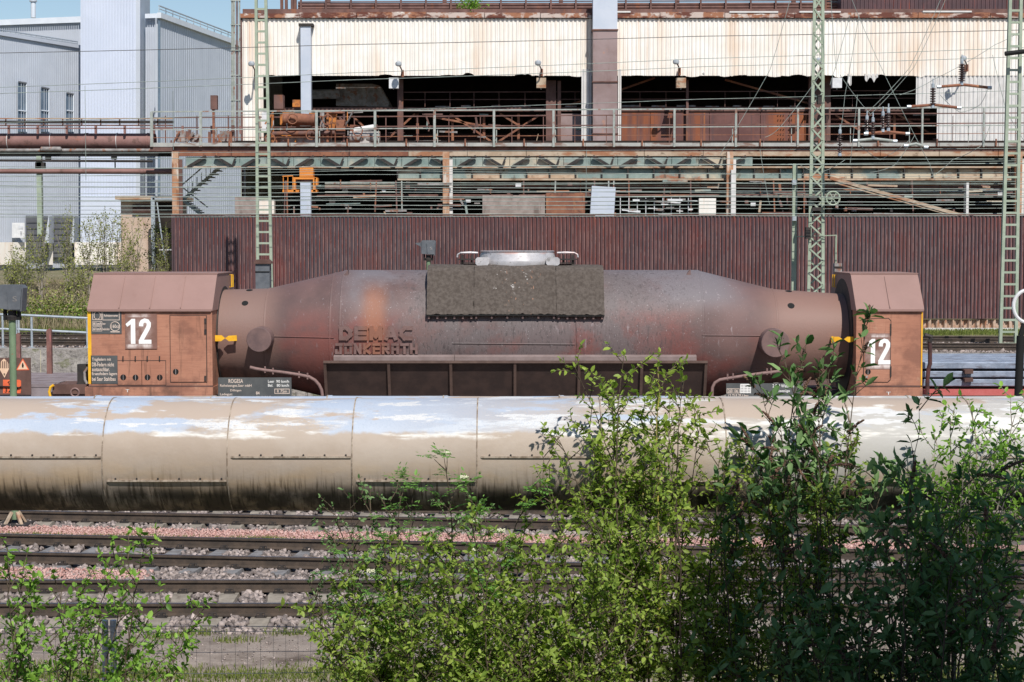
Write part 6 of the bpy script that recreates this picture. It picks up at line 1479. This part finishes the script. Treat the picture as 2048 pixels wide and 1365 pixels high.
    for q, d0 in ends[flowers:flowers + spikes]:
        k = 170; ln = rng.uniform(.12, .26); t_ = npr.random(k); d1 = (d0 + Vector((0, 0, rng.uniform(-.7, .5)))).normalized(); bend = Vector((0, 0, -.05))
        cen = np.array([tuple(q + d1 * (ln * v) + bend * v * v) for v in t_]) + npr.normal(size=(k, 3)) * .007 * (1.15 - t_)[:, None]
        V = OCT[None] * npr.uniform(.004, .009, (k, 1, 1)) + cen[:, None, :]; F = (OF[None] + (np.arange(k) * 6)[:, None, None]).reshape(-1, 3)
        link('seed_spike', np_mesh('seed_spike', V.reshape(-1, 3) - np.array(W[root]), F, 'seed_brown', np.repeat(npr.random(k), 8)), W[root], root)
    return root, n
def tipsof(l, Y0, Y1): return [at(a, b, rng.uniform(Y0, Y1)) for a, b in l]
def gbase(px, Y): return (ax(px, Y, 1400), Y, gz_near(Y))
cnt = {}
_, cnt['A'] = shrub('dogwood_shrub', 'bright green leafy shrub growing over the fence post', 'shrub', gbase(130, 13.2), tipsof([(15, 1125), (40, 1170), (75, 1200), (110, 1160), (150, 1175), (235, 1105), (292, 1090), (262, 1150), (330, 1200), (395, 1215), (20, 1240), (180, 1230), (300, 1260), (360, 1275), (90, 1260), (220, 1290), (140, 1310), (30, 1320), (260, 1335), (310, 1330)], 12.6, 13.8), 'leaf_green', .058, .52, .36, 16, .04, r0=.012, sub=1, start=.35, parts=260)
_, cnt['B'] = shrub('dogwood_shrub', 'tall pale green shrub with a yellow lichened stem rising over the clad pipe', 'shrub', gbase(1370, 13.6), tipsof([(1248, 712), (1150, 735), (1315, 735), (1368, 762), (1340, 800), (1175, 838), (1085, 912), (1112, 868), (1225, 775), (1200, 900), (1400, 852), (1440, 905), (1130, 955), (1290, 860), (1260, 930), (1345, 905), (1190, 985), (1310, 1000)], 12.9, 14.1), 'leaf_dogwood', .056, .5, .5, 18, .036, barkm='bark', r0=.015, sub=1, start=.38, parts=280, bark_main=('bark_yellow', (2, 13)))
_, cnt['C'] = shrub('rowan_sapling', 'rowan sapling with feathery leaves and cream flower heads before the pipe', 'sapling', gbase(880, 13.4), tipsof([(888, 915), (826, 980), (940, 968), (1058, 980), (955, 1020), (800, 960), (760, 1080), (690, 1110), (1010, 1085), (860, 1060), (905, 1150), (990, 1200), (780, 1180), (840, 1240), (700, 1230), (940, 1290)], 12.7, 13.7), 'leaf_rowan', .038, .45, .24, 15, .045, r0=.014, sub=0, start=.45, parts=250, pairs=1, comp=True, flowers=26)
_, cnt['D'] = shrub('rose_bramble', 'dark green small-leaved bramble arching in front of the pipe underside', 'shrub', gbase(800, 13.9), tipsof([(665, 1010), (700, 995), (735, 990), (780, 1000), (900, 1010), (950, 1000), (985, 1030), (650, 1050), (620, 1160), (690, 1170)], 13.2, 14.0), 'leaf_buddleia', .036, .55, .3, 16, .034, r0=.008, sub=1, start=.5, parts=120)
_, cnt['E'] = shrub('dogwood_shrub', 'broad yellowish green thicket below the rowan flowers', 'shrub', gbase(980, 12.9), tipsof([(640, 1225), (690, 1180), (730, 1120), (770, 1150), (820, 1110), (870, 1180), (920, 1110), (960, 1060), (1010, 1130), (1050, 1060), (1090, 1120), (1130, 1050), (1170, 1110), (1210, 1040), (1250, 1100), (1300, 1080), (1340, 1140), (660, 1290), (720, 1310), (800, 1300), (900, 1260), (1000, 1240), (1080, 1230), (1160, 1200), (1250, 1190), (1320, 1230), (1100, 1310), (1200, 1290), (960, 1330), (680, 1345), (760, 1350), (860, 1340), (1150, 1345), (1040, 1345), (650, 1250), (705, 1240), (755, 1215), (805, 1200), (850, 1130), (890, 1090), (945, 1180), (985, 1110), (1030, 1180), (1070, 1160), (1110, 1170), (740, 1270), (830, 1270), (930, 1230), (980, 1290), (640, 1310), (1060, 1290), (1130, 1250), (1190, 1240), (790, 1330), (710, 1345)], 12.3, 13.4), 'leaf_dogwood', .052, .5, .42, 20, .036, r0=.009, sub=1, start=.4, parts=290)
_, cnt['H'] = shrub('dogwood_shrub', 'sunlit light green shrub tangled behind the dark butterfly bush', 'shrub', gbase(1600, 14.0), tipsof([(1430, 960), (1480, 930), (1520, 990), (1560, 960), (1610, 1010), (1450, 1040), (1660, 960), (1700, 900), (1500, 1090), (1580, 1080), (1420, 1120), (1640, 1060), (1360, 1150), (1400, 1210), (1480, 1180), (1350, 1270), (1560, 1170), (1330, 1330)], 13.3, 14.2), 'leaf_dogwood', .05, .5, .44, 24, .034, r0=.009, sub=1, start=.4, parts=230)
_, cnt['G'] = shrub('dogwood_shrub', 'light green shrub with a pale stem in front of the pipe, beyond the butterfly bush', 'shrub', gbase(1930, 13.9), tipsof([(1900, 850), (1945, 825), (1990, 850), (2035, 815), (1870, 880), (1850, 930), (1930, 900), (1990, 920), (2040, 900), (1890, 960), (1830, 960), (2030, 980), (1960, 980), (1800, 1000), (1880, 1030), (2000, 1050)], 13.2, 14.1), 'leaf_green', .055, .5, .4, 20, .038, barkm='bark_grey', r0=.016, sub=1, start=.45, parts=240)
_, cnt['F'] = shrub('butterfly_bush', 'dark butterfly bush with long leaves and brown seed spikes rising past the right cab', 'shrub', gbase(1640, 13.5), tipsof([(1555, 690), (1612, 690), (1735, 638), (1668, 700), (1640, 740), (1590, 770), (1520, 770), (1505, 900), (1660, 800), (1610, 830), (1560, 850), (1690, 860), (1590, 910), (1640, 930), (1480, 880), (1450, 930), (1540, 940), (1475, 980), (1700, 960), (1770, 930)], 13.2, 14.1), 'leaf_buddleia', .105, .36, .18, 14, .042, barkm='bark', r0=.012, sub=1, start=.66, follow=.3, bow=2.0, parts=300, spikes=60, upb=.9, droop=.02)
_, cnt['I'] = shrub('butterfly_bush', 'large shaded butterfly bush filling the corner below the clad pipe', 'shrub', gbase(1820, 12.8), tipsof([(1838, 812), (1750, 950), (1800, 930), (1860, 980), (1920, 960), (1980, 950), (2040, 930), (1720, 1010), (1760, 1050), (1830, 1060), (1900, 1060), (1960, 1070), (2030, 1040), (1740, 1120), (1830, 1150), (1920, 1150), (2010, 1150), (1630, 1200), (1700, 1250), (1790, 1240), (1880, 1250), (1960, 1250), (2040, 1240), (1450, 1250), (1540, 1280), (1640, 1320), (1740, 1330), (1840, 1330), (1940, 1330), (2030, 1330), (1420, 1310), (1480, 1340), (1570, 1345), (1600, 1140), (1580, 1230), (1520, 1200), (1660, 1110), (1690, 1190), (1720, 1290), (1660, 1270), (1600, 1300)], 12.3, 13.5), 'leaf_buddleia', .105, .36, .32, 14, .042, barkm='bark', r0=.011, sub=1, start=.4, parts=300, spikes=80, upb=.8, droop=.03, bow=2.2)
# fallen twigs and leaf litter are left to the soil; saplings on the far bank
k = 0
def sapling(px, pytop, Y, n, label, m='leaf_willow', lsz=.085, nm='willow_sapling', cat='sapling', w=16, bark='bark_grey', parts=0):
    b = at(px, 560, Y); b.z = yard_z(b.x, Y)
    tips = [at(px + rng.gauss(0, w), pytop + abs(rng.gauss(0, 1)) * 26, Y + rng.uniform(-.5, .5)) for _ in range(n)]; tips[0] = at(px, pytop, Y)
    return shrub(nm, label, cat, tuple(b), tips, m, lsz, .5, .85, 16, .085, barkm=bark, r0=.022, sub=1, start=.3, upb=1.3, bow=.6, follow=.0, parts=parts, pairs=1, group='saplings on the far bank', spread=.55)
for px, py, Y, n, lb in ((20, 505, 70, 6, 'pale green sapling on the bank below the wall sign'), (85, 470, 72, 6, 'thin leafy sapling in front of the first loading door'), (135, 435, 73, 6, 'tallest leafy sapling in front of the second loading door'), (180, 450, 74, 6, 'upright sapling in front of the white plinth'), (212, 432, 75, 7, 'fan-shaped sapling in front of the grey tower'), (235, 450, 74, 5, 'slender sapling where the tower meets the tan annex'), (276, 440, 76, 5, 'single upright sapling before the tan annex'), (312, 455, 77, 7, 'dense sapling beside the steel post of the annex'), (335, 470, 74, 6, 'leafy sapling against the end of the brown corrugated wall'), (50, 520, 68, 7, 'bushy sapling low on the bank behind the box signal'), (150, 530, 68, 7, 'bushy olive sapling low on the bank'), (255, 510, 72, 7, 'bare-stemmed sapling above the left cab roof')):
    sapling(px, py, Y, n, lb)
for i, (px, py, Y, lb) in enumerate(((40, 590, 65, 'rounded green bramble behind the railing beside the box signal'), (110, 600, 65.5, 'rounded green bramble behind the railing'), (160, 580, 66, 'rounded green bramble beside the left cab'))):
    b = at(px, 620, Y); b.z = yard_z(b.x, Y); r = thing('bramble', lb, 'shrub', tuple(b), 'brambles on the far bank')
    blob_leaves('foliage', (b.x, b.y, b.z + .45), 1.5, .8, 1300, .11, 'leaf_willow', r, 1.0); blob_leaves('foliage', (b.x + .3, b.y - .3, b.z + .3), 1.1, .5, 500, .11, 'leaf_green', r, .8); blob_leaves('dry_leaves', (b.x, b.y, b.z + .5), 1.7, .9, 700, .08, 'dry_grass', r, 1.0)
    m = MB()
    for q in range(14): e = b + Vector((rng.gauss(0, .6), rng.gauss(0, .3), rng.uniform(.4, 1.1))); m.tube([b + Vector((rng.gauss(0, .2), 0, 0)), b.lerp(e, .5) + Vector((0, 0, .2)), e], .012, 4)
    m.build('canes', 'bark_grey', r, kind='stuff')
pt = patches(0, [(rng.uniform(9, 15), 66.3, 60, .25, .12) for i in range(14)], 0, lambda x, y: ZY); blades('weeds', 'low weeds at the foot of the rusty sheet piles', pt, .1, .45, .03, 'grass', 'weeds')

# ------------------------------------------------------------------ unseen tall block, added behind the viewer to shade the lower right corner
bd = thing('brick_shade_block', 'unseen tall brick block added behind the viewpoint for its shade', 'building', (13, -8, 2.9))
bx0, bx1, by0, by1, bh = 6.6, 21, -15, -3.2, 22.1
MB().box(bx0, bx1, by0, by1, 2.8, bh).build('wall', 'brick', bd); MB().box(bx0 - .15, bx1 + .15, by0 - .15, by1 + .15, bh + .003, bh + .25).build('roof_slab', 'concrete', bd)
for i in range(4):
    for j in range(5):
        x = bx0 + 1.6 + i * 3.4; z = 5 + j * 3.4; wv = MB().box(x, x + 1.4, by1 + .003, by1 + .06, z, z + 1.8).build('window', 'window_glass', bd)
        MB().box(x - .08, x + 1.48, by1 + .003, by1 + .12, z - .1, z - .004).build('sill', 'concrete', wv)
print('LEAVES', cnt)
